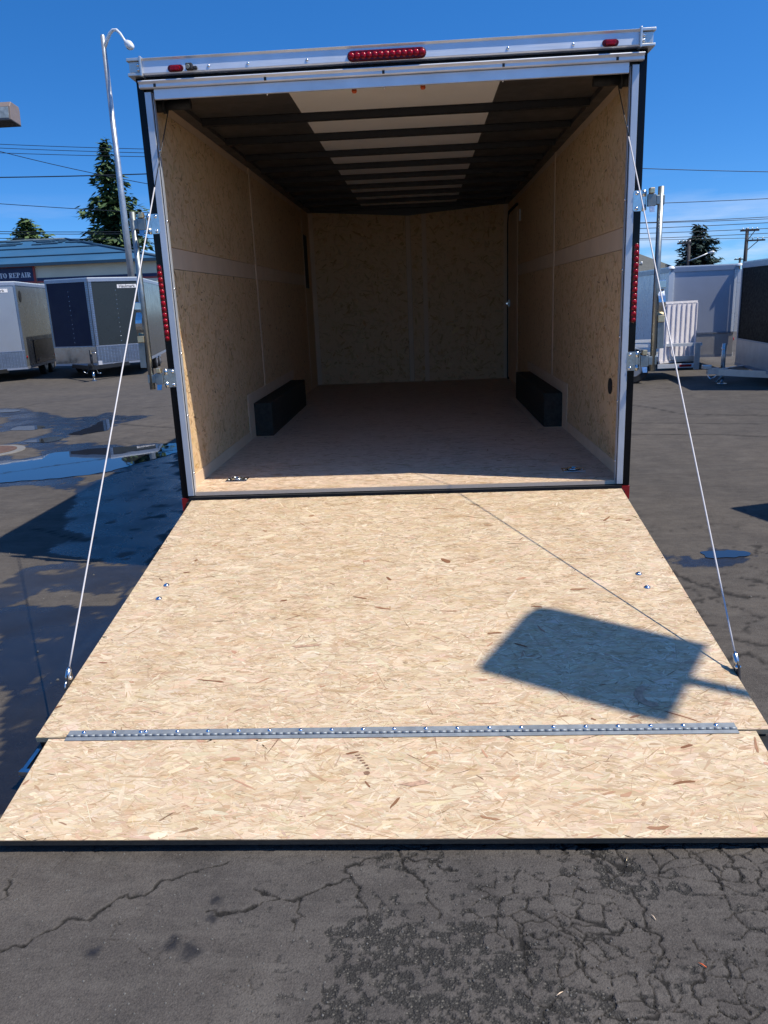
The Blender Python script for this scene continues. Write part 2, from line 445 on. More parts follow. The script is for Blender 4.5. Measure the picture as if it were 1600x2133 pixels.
PUD_E = [(-5.555, 6.053), (-5.632, 6.379), (-5.389, 6.408), (-5.183, 6.285), (-5.237, 5.988)]
DAMP_UP = [(-7.271, 8.712), (-6.64, 8.52), (-6.099, 8.078), (-5.582, 7.551), (-5.254, 7.178), (-4.894, 7.253), (-4.802, 7.617), (-4.522, 7.41), (-4.326, 7.095), (-3.9, 7.087), (-4.017, 6.768), (-4.176, 6.209), (-4.115, 5.741), (-4.302, 5.416), (-4.456, 5.426), (-4.388, 5.019), (-4.104, 4.809), (-3.876, 4.944), (-3.692, 4.566), (-2.789, 4.59), (-2.528, 3.83), (-2.84, 3.091), (-3.089, 3.008), (-3.254, 2.747), (-3.032, 2.405), (-2.993, 2.158), (-3.257, 2.383), (-3.474, 2.537), (-3.789, 2.449), (-3.981, 2.447), (-4.887, 4.063), (-4.295, 3.933), (-4.227, 4.181), (-4.542, 4.549), (-4.627, 4.815), (-4.895, 4.906), (-5.11, 4.918), (-4.825, 5.497), (-4.957, 6.149), (-4.823, 6.21), (-5.652, 5.933), (-5.924, 6.237), (-6.087, 6.856), (-6.282, 7.413), (-6.69, 7.644)]
DAMP_SH = [(-2.707, 1.375), (-2.685, 1.604), (-3.034, 2.355), (-2.939, 2.76), (-2.864, 3.155), (-2.581, 3.911), (-1.866, 1.934), (-1.632, 1.126), (-1.623, 0.505), (-1.6, 0.068), (-1.936, 0.213), (-2.208, 0.309), (-2.453, 0.434), (-2.459, 0.63), (-2.208, 0.667), (-2.482, 1.003)]
DAMP_RAMP = [(-2.185, -0.656), (-2.148, -0.46), (-2.071, -0.309), (-2.051, -0.208), (-1.836, -0.323), (-1.508, -0.303), (-1.499, -0.115), (-1.619, 0.123), (-1.815, 0.112), (-2.142, 0.234), (-2.35, 0.055), (-2.331, -0.06), (-2.369, -0.209), (-2.355, -0.372)]
DAMP_R2 = [(-2.219, -0.62), (-2.062, -0.446), (-1.893, -0.548), (-1.538, -0.419), (-1.537, -0.112), (-1.217, -1.284), (-1.205, -1.945), (-1.171, -2.21), (-1.343, -2.208)]
SPOT_R = [(1.741, 0.059), (1.824, 0.117), (1.91, 0.136), (1.979, 0.091), (1.988, 0.015), (1.922, -0.078), (1.857, -0.049), (1.806, -0.021)]
SPOT_RD = [(1.506, 0.089), (1.638, 0.184), (1.757, 0.201), (1.762, 0.121), (1.837, 0.155), (1.95, 0.159), (2.017, 0.088), (2.028, -0.001), (1.92, -0.102), (1.829, -0.084), (1.712, -0.027), (1.584, -0.042), (1.509, -0.036)]
CR1 = [(-0.952, -2.872), (-0.927, -2.86), (-0.899, -2.854), (-0.876, -2.826), (-0.834, -2.783), (-0.809, -2.767), (-0.756, -2.758), (-0.755, -2.744), (-0.732, -2.721), (-0.718, -2.689), (-0.677, -2.678), (-0.639, -2.673), (-0.626, -2.633), (-0.578, -2.612), (-0.525, -2.586), (-0.494, -2.574), (-0.457, -2.556)]
CR2 = [(-0.469, -2.74), (-0.4, -2.742), (-0.353, -2.723), (-0.283, -2.691), (-0.243, -2.698), (-0.184, -2.665), (-0.135, -2.634), (-0.105, -2.611), (-0.112, -2.569), (-0.076, -2.549), (-0.023, -2.53)]
CR3 = [(-0.355, -2.651), (-0.325, -2.672), (-0.285, -2.676), (-0.277, -2.689)]
CR4 = [(-0.225, -2.693), (-0.223, -2.725), (-0.206, -2.758), (-0.226, -2.766), (-0.223, -2.805)]
CR5 = [(-0.101, -2.616), (-0.075, -2.647), (-0.072, -2.691), (-0.051, -2.716), (-0.036, -2.757)]
CR6 = [(-1.044, -2.7), (-1.034, -2.682), (-1.034, -2.655), (-1.064, -2.618)]
CE1 = [(0.03, -2.505), (0.039, -2.555), (0.053, -2.593), (0.092, -2.621), (0.111, -2.665), (0.117, -2.695), (0.132, -2.733), (0.138, -2.765)]
CE2 = [(0.838, -2.505), (0.857, -2.548), (0.866, -2.595), (0.885, -2.631), (0.884, -2.666)]
CE3 = [(0.93, -2.505), (0.937, -2.539), (0.942, -2.577), (0.947, -2.631)]
CE4 = [(0.641, -2.657), (0.654, -2.7), (0.669, -2.732), (0.653, -2.78), (0.669, -2.817), (0.67, -2.854), (0.659, -2.889)]
CE5 = [(0.438, -2.749), (0.458, -2.803), (0.482, -2.833), (0.473, -2.876), (0.46, -2.917), (0.486, -2.95)]
CE6 = [(0.334, -2.765), (0.347, -2.803), (0.346, -2.855), (0.338, -2.918), (0.346, -2.938)]
CE7 = [(0.756, -2.832), (0.759, -2.888), (0.745, -2.929), (0.71, -2.968), (0.708, -3.005)]
CE8 = [(0.635, -2.936), (0.647, -2.968), (0.656, -3.005)]
CE9 = [(0.808, -2.888), (0.796, -2.935), (0.795, -2.992), (0.804, -3.022)]
CE10 = [(0.058, -2.54), (0.139, -2.545), (0.145, -2.584), (0.191, -2.589)]
CE11 = [(0.482, -2.833), (0.522, -2.807), (0.579, -2.81), (0.604, -2.78)]
LOSS1 = [(-0.152, -2.82), (-0.06, -2.765), (0.033, -2.819), (0.098, -2.919), (0.145, -3.046), (-0.134, -3.048), (-0.128, -3.012), (-0.111, -2.974), (-0.136, -2.948)]
LOSS2 = [(0.002, -2.789), (0.074, -2.749), (0.182, -2.804), (0.254, -2.788), (0.234, -2.891), (0.326, -2.877), (0.349, -2.958), (0.495, -2.982), (0.478, -3.06), (0.015, -3.065)]
LOSS3 = [(0.548, -2.528), (0.638, -2.508), (0.723, -2.538), (0.724, -2.604), (0.774, -2.666), (0.754, -2.691), (0.661, -2.674), (0.564, -2.666), (0.569, -2.585)]
LOSS4 = [(-0.083, -2.638), (-0.029, -2.674), (-0.049, -2.749), (0.002, -2.781)]
FARC1 = [(-4.378, 8.036), (-4.161, 8.097), (-3.574, 8.552)]
RC = [(2.964, 6.514), (3.177, 6.114), (3.354, 5.487), (4.265, 5.148)]
RC2 = [(2.594, 4.943), (4.02, 4.562)]
RC3 = [(2.393, 4.16), (3.281, 3.989), (3.685, 3.761)]
LC = [(-6.79, 8.063), (-6.834, 9.302), (-6.214, 10.127), (-5.748, 10.863)]
LC2 = [(-4.29, 6.392), (-3.847, 6.123), (-3.12, 5.724)]
LC3 = [(-2.763, 1.007), (-2.45, 0.797), (-2.068, 0.541), (-1.731, 0.43)]
RCC = [(1.296, -1.242), (1.353, -1.338), (1.497, -1.274), (1.529, -1.389)]
RCC2 = [(1.491, -0.233), (1.557, -0.428), (1.642, -0.539), (1.745, -0.647)]
RCC3 = [(1.492, -1.126), (1.571, -1.19), (1.685, -1.209)]
def axis(segs, far):
    """segs: list of (start, end, step), joined; then grows outwards to +-far"""
    a = []
    for s, e, st in segs: a += list(np.arange(s, e - 1e-9, st))
    a.append(segs[-1][1])
    st = segs[-1][2]; x = a[-1]
    while x < far[1]: st *= 1.35; x += st; a.append(x)
    st = segs[0][2]; x = a[0]; pre = []
    while x > far[0]: st *= 1.35; x -= st; pre.append(x)
    return np.array(pre[::-1] + a)

gx = axis([(-8.0, -4.6, 0.06), (-4.6, -1.2, 0.026), (-1.2, 1.2, 0.0034), (1.2, 2.4, 0.02), (2.4, 5.0, 0.06)], (-900, 900))
gy = axis([(-3.12, -2.46, 0.0034), (-2.45, 0.5, 0.022), (0.5, 9.0, 0.04)], (-60, 1200))
X, Y = np.meshgrid(gx, gy)
x = X.ravel(); y = Y.ravel()
wx = x + (fbm(x * 38, y * 38, 3, 5) - 0.5) * 0.04
wy = y + (fbm(x * 38, y * 38, 8, 5) - 0.5) * 0.04
crack = np.zeros_like(x); cdist = np.full(x.shape, 9.0)
def line(pts, width, amt=1.0, pad=0.3):
    global crack
    xs = [p[0] for p in pts]; ys = [p[1] for p in pts]
    m = (x > min(xs) - pad) & (x < max(xs) + pad) & (y > min(ys) - pad) & (y < max(ys) + pad)
    d = polydist(wx[m], wy[m], pts)
    wd = width * (0.35 + 1.3 * vnoise(x[m] * 40, y[m] * 40, 5))
    crack[m] = np.maximum(crack[m], amt * np.clip(1.6 - d / wd, 0, 1))
for c in (CR1, CR2): line(c, 0.0036)
for c in (CR3, CR4, CR5, CR6): line(c, 0.0028, 0.9)
for c in (CE1, CE2, CE3, CE4, CE5, CE6, CE7, CE8, CE9, CE10, CE11): line(c, 0.0030)
for c in (RC, RC2, RC3, LC, LC2, FARC1): line(c, 0.022, 0.75, 1.0)
for c in (LC3, RCC, RCC2, RCC3): line(c, 0.012, 0.9, 0.5)
# alligator cracking
rng = np.random.default_rng(11)
def cells(x0, x1, y0, y1, n, width, maskf, amt, wob=0.05, seed=0):
    m = (x > x0) & (x < x1) & (y > y0) & (y < y1)
    px, py = x[m], y[m]
    ux = px + (fbm(px * 14, py * 14, 31 + seed, 4) - 0.5) * wob * 2
    uy = py + (fbm(px * 14, py * 14, 57 + seed, 4) - 0.5) * wob * 2
    r = np.random.default_rng(seed + 5)
    sx = r.uniform(x0 - .1, x1 + .1, n); sy = r.uniform(y0 - .1, y1 + .1, n)
    f1 = np.full(px.shape, 9.0); f2 = np.full(px.shape, 9.0)
    for a, b in zip(sx, sy):
        d = np.hypot(ux - a, (uy - b) * 1.25)
        n1 = d < f1
        f2 = np.where(n1, f1, np.minimum(f2, d)); f1 = np.where(n1, d, f1)
    k = maskf(px, py)
    if x1 <= 1.25: cdist[m] = np.minimum(cdist[m], np.where(k > 0.15, f2 - f1, 9.0))
    wd = width * (0.25 + 1.5 * vnoise(px * 30, py * 30, 77 + seed)) * k
    crack[m] = np.maximum(crack[m], amt * np.clip(1.5 - (f2 - f1) / np.maximum(wd, 1e-5), 0, 1) * np.clip(k * 2.2, 0, 1))
cells(-0.25, 1.2, -3.2, -2.45, 420, 0.0027, lambda a, b: np.clip((a + 0.1) * 2.2, 0, 1) * np.clip((fbm(a * 5.5, b * 5.5, 90, 3) - 0.33) * 4, 0, 1), 1.0, wob=0.03)
cells(-1.2, 0.1, -3.2, -2.45, 70, 0.003, lambda a, b: np.clip((fbm(a * 3.2, b * 3.2, 95, 3) - 0.60) * 6, 0, 1), 0.55, seed=3)
cells(1.2, 2.4, -1.6, 0.2, 60, 0.012, lambda a, b: np.clip((fbm(a * 2.4, b * 2.4, 92, 3) - 0.45) * 5, 0, 1), 0.8, seed=9)
cells(-8, 8, 0.5, 14, 40, 0.03, lambda a, b: np.clip((fbm(a * .5, b * .5, 99, 3) - 0.42) * 4, 0, 1), 0.5, wob=0.3, seed=14)
# ravelled patches (binder gone, coarse dark stones)
loss = np.zeros_like(x)
near = (x > -1.25) & (x < 1.25) & (y < -2.4)
lx = x + (fbm(x * 9, y * 9, 41, 4) - 0.5) * 0.16; ly = y + (fbm(x * 9, y * 9, 43, 4) - 0.5) * 0.13
hole = fbm(x * 58, y * 58, 47, 5)
hole2 = fbm(x * 40, y * 75, 49, 5)
for pl, th in ((LOSS1, 0.47), (LOSS2, 0.50), (LOSS3, 0.50), (LOSS4, 0.46)):
    m = np.zeros(x.shape, bool); m[near] = inpoly(lx[near], ly[near], pl)
    loss = np.maximum(loss, m * np.clip((hole - th + 0.05) * 16, 0, 1))
g2 = fbm(x * 5, y * 5, 53, 3)
loss = np.maximum(loss, near * np.clip((g2 - 0.62) * 9, 0, 1) * np.clip((hole - 0.46) * 14, 0, 1) * (x > -0.1))
loss = np.maximum(loss, near * np.clip(crack * 1.0, 0, 1) * np.clip((hole - 0.50) * 9, 0, 1))
loss = np.maximum(loss, near * (x > -0.25) * np.clip(1.4 - cdist / 0.020, 0, 1) * np.clip((hole2 - 0.545) * 18, 0, 1) * np.clip((fbm(x * 4, y * 4, 52, 3) - 0.33) * 6, 0, 1))
loss = np.maximum(loss, near * np.clip((hole2 - 0.685) * 16, 0, 1) * np.clip((x + 0.6) * 2, 0.25, 1))
# damp asphalt
damp = np.zeros_like(x)
sel = (x > -8) & (x < 2.4) & (y > -2.6) & (y < 10)
dx = x + (fbm(x * 3, y * 3, 61, 5) - 0.5) * 0.34; dy = y + (fbm(x * 3, y * 3, 67, 5) - 0.5) * 0.5
isl = fbm(x * 9, y * 9, 71, 5)
for pl, th, amt in ((DAMP_UP, 0.20, 1.0), (DAMP_SH, 0.24, 1.0), (DAMP_RAMP, 0.27, 0.85), (DAMP_R2, 0.14, 1.0), (SPOT_RD, 0.30, 0.9)):
    m = np.zeros(x.shape, bool); m[sel] = inpoly(dx[sel], dy[sel], pl)
    damp = np.maximum(damp, m * amt * np.clip((isl - th) * 9, 0, 1))
for (sx_, sy_), r_ in (((-0.708, -2.867), .018), ((-0.473, -2.868), .024), ((-0.438, -2.762), .018), ((-0.444, -2.704), .016), ((-0.52, -2.84), .02)):
    d = np.hypot((wx - sx_), (wy - sy_) * 1.1); damp = np.maximum(damp, 0.75 * np.clip(1.5 - d / r_, 0, 1))
und = (fbm(x * 0.9, y * 0.9, 81, 3) - 0.5) * 0.012 * np.clip(1 - np.hypot(x, y) / 30, 0, 1)
slope = np.clip((y - 8.0) / 7.0, 0, 1) * np.clip((-1.0 - x) / 2.0, 0, 1)
z = GZ - 0.197 * slope * slope * (3 - 2 * slope) + und * np.clip((np.hypot(x + 3.5, y - 4) - 2.2) * 1.5, 0, 1) * ((y < -2.3) | (np.abs(x) > 1.5))
z = z - 0.0035 * crack * (y < 1) - 0.0016 * loss + (fbm(x * 60, y * 60, 83, 2) - 0.5) * 0.0014 * near
nx, ny = len(gx), len(gy)
ii = (np.arange(ny - 1)[:, None] * nx + np.arange(nx - 1)[None, :]).ravel()
quads = np.stack([ii, ii + 1, ii + nx + 1, ii + nx], 1).astype(np.int32)
me = bpy.data.meshes.new('asphalt_lot')
me.vertices.add(len(x)); me.vertices.foreach_set('co', np.stack([x, y, z], 1).astype(np.float32).ravel())
me.loops.add(quads.size); me.loops.foreach_set('vertex_index', quads.ravel())
me.polygons.add(len(quads)); me.polygons.foreach_set('loop_start', np.arange(0, quads.size, 4, dtype=np.int32))
me.polygons.foreach_set('loop_total', np.full(len(quads), 4, np.int32))
me.update(calc_edges=True); me.polygons.foreach_set('use_smooth', np.ones(len(quads), bool))
for nm, arr in (('crack', crack), ('loss', loss), ('damp', damp)):
    a = me.attributes.new(nm, 'FLOAT', 'POINT'); a.data.foreach_set('value', arr.astype(np.float32))

m, t, b = nodes_of('asphalt')
v = objvec(t)
def attr(nm):
    a = t.nodes.new('ShaderNodeAttribute'); a.attribute_name = nm; return a.outputs['Fac']
big = noise(t, v, 0.55, 5, 0.6); mid = noise(t, v, 5.0, 6, 0.65); fine = noise(t, v, 150.0, 3, 0.7)
c = ramp(t, mid, [(0.28, (0.066, 0.0590, 0.0535)), (0.5, (0.087, 0.0775, 0.0695)), (0.74, (0.111, 0.099, 0.088))])
c = mixc(t, 1.0, c, ramp(t, big, [(0.32, (0.80, 0.81, 0.84)), (0.68, (1.12, 1.09, 1.05))]), 'MULTIPLY')
c = mixc(t, 1.0, c, ramp(t, fine, [(0.28, (0.62, 0.62, 0.62)), (0.52, (1.0, 1.0, 1.0)), (0.75, (1.30, 1.29, 1.27))]), 'MULTIPLY')
# aggregate: pale and dark stones
vo = t.nodes.new('ShaderNodeTexVoronoi'); vo.inputs['Scale'].default_value = 210.0; t.links.new(v, vo.inputs['Vector'])
sepc = t.nodes.new('ShaderNodeSeparateColor'); t.links.new(vo.outputs['Color'], sepc.inputs[0])
st = math_(t, 'MULTIPLY', maprange(t, sepc.outputs[0], 0.90, 0.96, 0, 1), maprange(t, vo.outputs['Distance'], 0.18, 0.42, 1, 0))
c = mixc(t, math_(t, 'MULTIPLY', st, 0.45), c, (0.165, 0.155, 0.14))
# streaks of pale dust
du = noise(t, objvec(t, (2.5, 9, 1)), 2.2, 7, 0.7)
c = mixc(t, maprange(t, du, 0.48, 0.78, 0.0, 0.6), c, (0.132, 0.120, 0.107))
wn = noise(t, v, 26.0, 6, 0.75)
c = mixc(t, maprange(t, wn, 0.56, 0.74, 0.0, 0.55), c, (0.125, 0.115, 0.104))
c = mixc(t, maprange(t, wn, 0.44, 0.30, 0.0, 0.5), c, (0.036, 0.035, 0.035))
# ravelled stones
vl = t.nodes.new('ShaderNodeTexVoronoi'); vl.inputs['Scale'].default_value = 190.0; t.links.new(v, vl.inputs['Vector'])
sl2 = t.nodes.new('ShaderNodeSeparateColor'); t.links.new(vl.outputs['Color'], sl2.inputs[0])
stone = ramp(t, sl2.outputs[1], [(0.0, (0.018, 0.018, 0.017)), (0.72, (0.040, 0.039, 0.036)), (0.9, (0.085, 0.08, 0.07)), (1.0, (0.17, 0.155, 0.13))])
stone = mixc(t, maprange(t, vl.outputs['Distance'], 0.3, 0.6, 0, 0.7), stone, (0.010, 0.010, 0.010))
ls = attr('loss'); c = mixc(t, math_(t, 'MULTIPLY', ls, 0.74), c, stone)
ck = attr('crack'); c = mixc(t, math_(t, 'MULTIPLY', ck, 0.9), c, (0.014, 0.013, 0.012))
dm = attr('damp')
c = mixc(t, dm, c, mixc(t, 1.0, c, (0.17, 0.175, 0.19), 'MULTIPLY'))
t.links.new(c, b.inputs['Base Color'])
film = noise(t, v, 2.2, 4)
wetr = maprange(t, film, 0.35, 0.7, 0.14, 0.42)
n = t.nodes.new('ShaderNodeMix'); n.data_type = 'FLOAT'
t.links.new(dm, n.inputs[0]); n.inputs[2].default_value = 0.86; t.links.new(wetr, n.inputs[3])
t.links.new(n.outputs[0], b.inputs['Roughness'])
t.links.new(maprange(t, dm, 0, 1, 0.18, 0.40), b.inputs['Specular IOR Level'])
bh = math_(t, 'ADD', math_(t, 'MULTIPLY', fine, 0.5), math_(t, 'MULTIPLY', vo.outputs['Distance'], 0.5))
bh = math_(t, 'ADD', bh, math_(t, 'MULTIPLY', math_(t, 'MULTIPLY', ls, vl.outputs['Distance']), -1.2))
bn = t.nodes.new('ShaderNodeBump'); bn.inputs['Distance'].default_value = 0.004
t.links.new(bh, bn.inputs['Height']); t.links.new(maprange(t, dm, 0, 1, 0.75, 0.22), bn.inputs['Strength'])
t.links.new(bn.outputs[0], b.inputs['Normal'])
me.materials.append(m)
lot = bpy.data.objects.new('asphalt_lot', me); COL.objects.link(lot); lot['kind'] = 'structure'

# ------------------------------------------------------------------ puddles
m, t, b = nodes_of('puddle_water')
b.inputs['Base Color'].default_value = (0.016, 0.019, 0.024, 1); b.inputs['IOR'].default_value = 1.6
b.inputs['Roughness'].default_value = 0.015; b.inputs['Specular IOR Level'].default_value = 0.9
bump(t, b, noise(t, objvec(t), 6.0, 2), 0.012, 0.01)
MAT['water'] = m
def puddle(pts, seed, sub=14, amp=0.05, dz=0.004):
    P = []
    n = len(pts)
    for i in range(n):
        p0, p1, p2, p3 = (Vector(pts[(i + k) % n]) for k in (-1, 0, 1, 2))
        for k in range(sub):
            q = k / sub
            P.append(0.5 * ((2 * p1) + (p2 - p0) * q + (2 * p0 - 5 * p1 + 4 * p2 - p3) * q * q + (3 * p1 - p0 - 3 * p2 + p3) * q ** 3))
    px = np.array([p.x for p in P]); py = np.array([p.y for p in P])
    ox = (fbm(px * 9, py * 9, seed, 4) - 0.5) * amp * 2; oy = (fbm(px * 9, py * 9, seed + 9, 4) - 0.5) * amp * 2
    mb = MB(); vs = [(a, c_, GZ + dz) for a, c_ in zip(px + ox, py + oy)]
    mb.add(vs, [list(range(len(vs)))]); o = mb.build('puddle', 'water')
    ar = sum(vs[i][0] * vs[(i + 1) % len(vs)][1] - vs[(i + 1) % len(vs)][0] * vs[i][1] for i in range(len(vs)))
    if ar < 0: o.data.flip_normals()
    o['kind'] = 'structure'
    return o
puddle(PUD_MAIN, 5); puddle(PUD_B, 6, amp=0.04); puddle(PUD_C, 7); puddle(PUD_D, 8, amp=0.03); puddle(PUD_E, 9)
puddle([(1.868 + .125 * math.cos(a) * (1 + .25 * math.sin(3 * a + 1)), .030 + .085 * math.sin(a) * (1 + .3 * math.cos(2 * a))) for a in [i * math.pi / 10 for i in range(20)]], 12, sub=8, amp=0.035)
# ------------------------------------------------------------------ pressed-strand boards
def strands(name, n, O, U, V, Nn, lu, lv, seed, palette, lens, wids, ang, parent, mat, z0=0.0004, zs=0.0007, bias=None):
    """thin overlapping wood strands lying on the face O + u*U + v*V (u 0..lu, v 0..lv)"""
    r = np.random.default_rng(seed)
    cu = r.uniform(0, lu, n)
    cv = r.uniform(0, lv, n) if bias is None else lv * r.uniform(0, 1, n) ** bias
    Ls = lens[0] * np.exp(r.normal(0, lens[1], n)); Ws = wids[0] * np.exp(r.normal(0, wids[1], n))
    A = r.normal(0, ang, n) + np.where(r.uniform(0, 1, n) < 0.18, r.uniform(-1.5, 1.5, n), 0)
    prof = np.array([(-.5, .1), (-.34, .46), (.05, .55), (.36, .42), (.5, -.08), (.3, -.5), (-.08, -.46), (-.38, -.38)])
    k = len(prof)
    pu = prof[None, :, 0] + r.normal(0, .035, (n, k)); pv = prof[None, :, 1] + r.normal(0, .13, (n, k))
    sk = r.normal(0, .25, n)[:, None]
    a = (pu + sk * pv * (Ws / Ls)[:, None]) * Ls[:, None]; b_ = pv * Ws[:, None]
    bend = r.normal(0, .10, n)[:, None] * (pu ** 2) * Ls[:, None]
    b_ = b_ + bend
    ca, sa = np.cos(A)[:, None], np.sin(A)[:, None]
    uu = np.clip(cu[:, None] + a * ca - b_ * sa, 0.001, lu - 0.001)
    vv = np.clip(cv[:, None] + a * sa + b_ * ca, 0.001, lv - 0.001)
    hh = (z0 + zs * np.arange(n) / n)[:, None] + r.normal(0, 1, (n, 1)) * 0
    org = np.array(ORG[parent.name]); O = np.array(O) - org; U = np.array(U); V = np.array(V); Nn = np.array(Nn)
    P = O + uu[..., None] * U + vv[..., None] * V + hh[..., None] * Nn
    flip = np.dot(np.cross(U, V), Nn) < 0
    idx = np.arange(n * k, dtype=np.int32).reshape(n, k)
    if flip: idx = idx[:, ::-1]
    # profile runs clockwise in (u, v)
    idx = idx[:, ::-1]
    me = bpy.data.meshes.new(name)
    me.vertices.add(n * k); me.vertices.foreach_set('co', P.astype(np.float32).ravel())
    me.loops.add(n * k); me.loops.foreach_set('vertex_index', np.ascontiguousarray(idx).ravel())
    me.polygons.add(n); me.polygons.foreach_set('loop_start', np.arange(0, n * k, k, dtype=np.int32))
    me.polygons.foreach_set('loop_total', np.full(n, k, np.int32))
    me.update(calc_edges=True)
    ul = me.uv_layers.new(name='grain')
    uo = r.uniform(0, 50, (n, 2))
    UVc = np.stack([a + uo[:, :1], b_ + uo[:, 1:]], -1)[:, ::-1] if not flip else np.stack([a + uo[:, :1], b_ + uo[:, 1:]], -1)
    ul.data.foreach_set('uv', UVc.astype(np.float32).ravel())
    wts = np.array([p[0] for p in palette], float); wts /= wts.sum()
    ci = r.choice(len(palette), n, p=wts)
    base = np.array([p[1] for p in palette])[ci]
    base = base * np.exp(r.normal(0, .055, (n, 1))) * np.exp(r.normal(0, .022, (n, 3)))
    at = me.attributes.new('tint', 'FLOAT_COLOR', 'FACE')
    at.data.foreach_set('color', np.concatenate([base, np.ones((n, 1))], 1).astype(np.float32).ravel())
    me.materials.append(MAT[mat])
    o = bpy.data.objects.new(name, me); COL.objects.link(o); o.parent = parent; ORG[o.name] = Vector(org)
    o['kind'] = 'stuff'
    return o

PALE = [(30, (.63, .50, .345)), (24, (.60, .465, .315)), (22, (.67, .55, .40)), (9, (.56, .415, .275)), (8, (.60, .435, .31)), (1.5, (.48, .325, .21))]
SPL = [(12, (.49, .35, .23)), (10, (.55, .41, .28)), (1.5, (.34, .215, .13)), (9, (.72, .60, .44)), (.3, (.18, .11, .07))]
WALLP = [(26, (.77, .545, .31)), (20, (.73, .51, .275)), (14, (.81, .595, .35)), (5, (.62, .41, .20)), (3, (.70, .44, .22))]
WALLS = [(10, (.40, .28, .17)), (6, (.26, .17, .10)), (5, (.12, .075, .045)), (6, (.64, .49, .33))]
FLOORP = [(26, (.70, .545, .415)), (20, (.66, .505, .375)), (12, (.74, .59, .455)), (8, (.59, .44, .31)), (4, (.50, .35, .23))]

X1 = Vector((1, 0, 0)); Y1 = Vector((0, 1, 0)); Z1 = Vector((0, 0, 1))
# ------------------------------------------------------------------ the open enclosed trailer
TR = thing('cargo_trailer', 'large black cargo trailer open at the rear with its wooden ramp lowered', 'trailer', (0, 0.0, GZ))
W = 1.295; WI = 1.255; LEN = 6.0
# --- body shell
for s in (-1, 1):
    MB().box((s * 1.268, 0.10, -0.06), (s * W, LEN + 0.06, 2.24)).build('side_skin', 'black', TR)
MB().box((-W, 0.02, 2.235), (W, LEN + 0.06, 2.285)).build('roof_skin', 'alu', TR)
MB().box((-W, LEN + 0.02, -0.06), (W, LEN + 0.058, 2.234)).build('front_skin', 'black', TR)
# --- floor
fl = MB().box((-1.2665, 0.0, 0.008), (1.2665, LEN + 0.018, 0.03)).build('floor_panel', 'floor', TR)
strands('wood_strands', 13000, (-WI, 0.002, 0.03), X1, Y1, Z1, 2 * WI, LEN, 21, FLOORP, (.055, .45), (.011, .4), .35, fl, 'strand', bias=1.6)
strands('wood_splinters', 2500, (-WI, 0.002, 0.03), X1, Y1, Z1, 2 * WI, LEN, 22, SPL, (.035, .5), (.0025, .4), .4, fl, 'strand', z0=.0012, bias=1.6)
MB().box((-1.25, -0.028, -0.045), (1.25, -0.003, 0.004)).build('sill_bar', 'blacksteel', TR)
MB().box((-1.255, -0.075, -0.060), (1.255, -0.032, -0.018)).build('ramp_hinge_tube', 'blacksteel', TR)
MB().box((-1.25, 0.0, -0.10), (1.25, LEN, 0.006)).build('underfloor', 'blacksteel', TR)
for s in (-1, 1):
    MB().box((s * 0.75, 0.05, -0.20), (s * 0.80, LEN + 0.9, -0.102)).build('chassis_rail', 'blacksteel', TR)
# --- side walls: boards, plain strips, battens
def wall(s):
    xf = s * WI; xo = s * 1.267; nrm = (-s, 0, 0)
    k = 0
    for (y0, y1, n) in ((0.035, 2.475, 4600), (2.525, 5.375, 3000)):
        for (z0, z1) in ((0.031, 1.29), (1.41, 2.12)):
            k += 1
            p = MB().box((xf, y0, z0), (xo, y1, z1)).build('wall_board', 'wall', TR)
            ar = (z1 - z0) / 1.97
            strands('wood_strands', int(n * ar), (xf, y0, z0), Y1, Z1, nrm, y1 - y0, z1 - z0, 100 + k + 10 * s, WALLP, (.05, .45), (.012, .4), 1.1, p, 'wallstrand')
            strands('wood_splinters', int(n * ar * .20), (xf, y0, z0), Y1, Z1, nrm, y1 - y0, z1 - z0, 200 + k + 10 * s, WALLS, (.026, .5), (.0042, .5), 1.2, p, 'wallstrand', z0=.0012)
        for (z0, z1) in ((1.293, 1.407), (2.123, 2.172)):
            MB().box((xf + s * 0.002, y0, z0), (xo, y1, z1)).build('plain_strip', 'strip', TR)
    MB().box((xf - s * 0.004, 0.036, 0.0312), (xf - s * .0002, 1.735, 0.105)).build('base_strip', 'strip', TR)
    for yb in (2.5, 5.40):
        MB().box((xf - s * 0.004, yb - 0.024, 0.031), (xo, yb + 0.024, 2.172)).build('seam_batten', 'strip', TR, bevel=.003)
    p = MB().box((xf, 5.425, 0.031), (xo, LEN, 2.172)).build('wall_board', 'wall', TR)
    MB().box((s * 1.19, 0.10, 2.173), (s * 1.266, LEN, 2.199)).build('top_rail', 'liner_black', TR)
wall(-1); wall(1)
# wheel-arch trim on wall and floor, wheel boxes
for s in (-1, 1):
    wb = MB().box((s * 1.105, 1.94, 0.031), (s * 1.2545, 3.86, 0.305)).build('wheel_box', 'felt', TR, bevel=.008)
    MB().box((s * 1.2495, 1.74, 0.306), (s * 1.2548, 4.06, 0.395)).build('wheel_box_trim', 'strip', TR)
    MB().box((s * 1.2495, 1.74, 0.032), (s * 1.2548, 1.935, 0.304)).build('wheel_box_trim', 'strip', TR)
    MB().box((s * 1.06, 1.88, 0.0316), (s * 1.2490, 1.937, 0.0335)).build('floor_trim', 'strip', TR)
    MB().box((s * 1.05, 1.88, 0.0316), (s * 1.101, 3.92, 0.0336)).build('floor_trim', 'strip', TR)
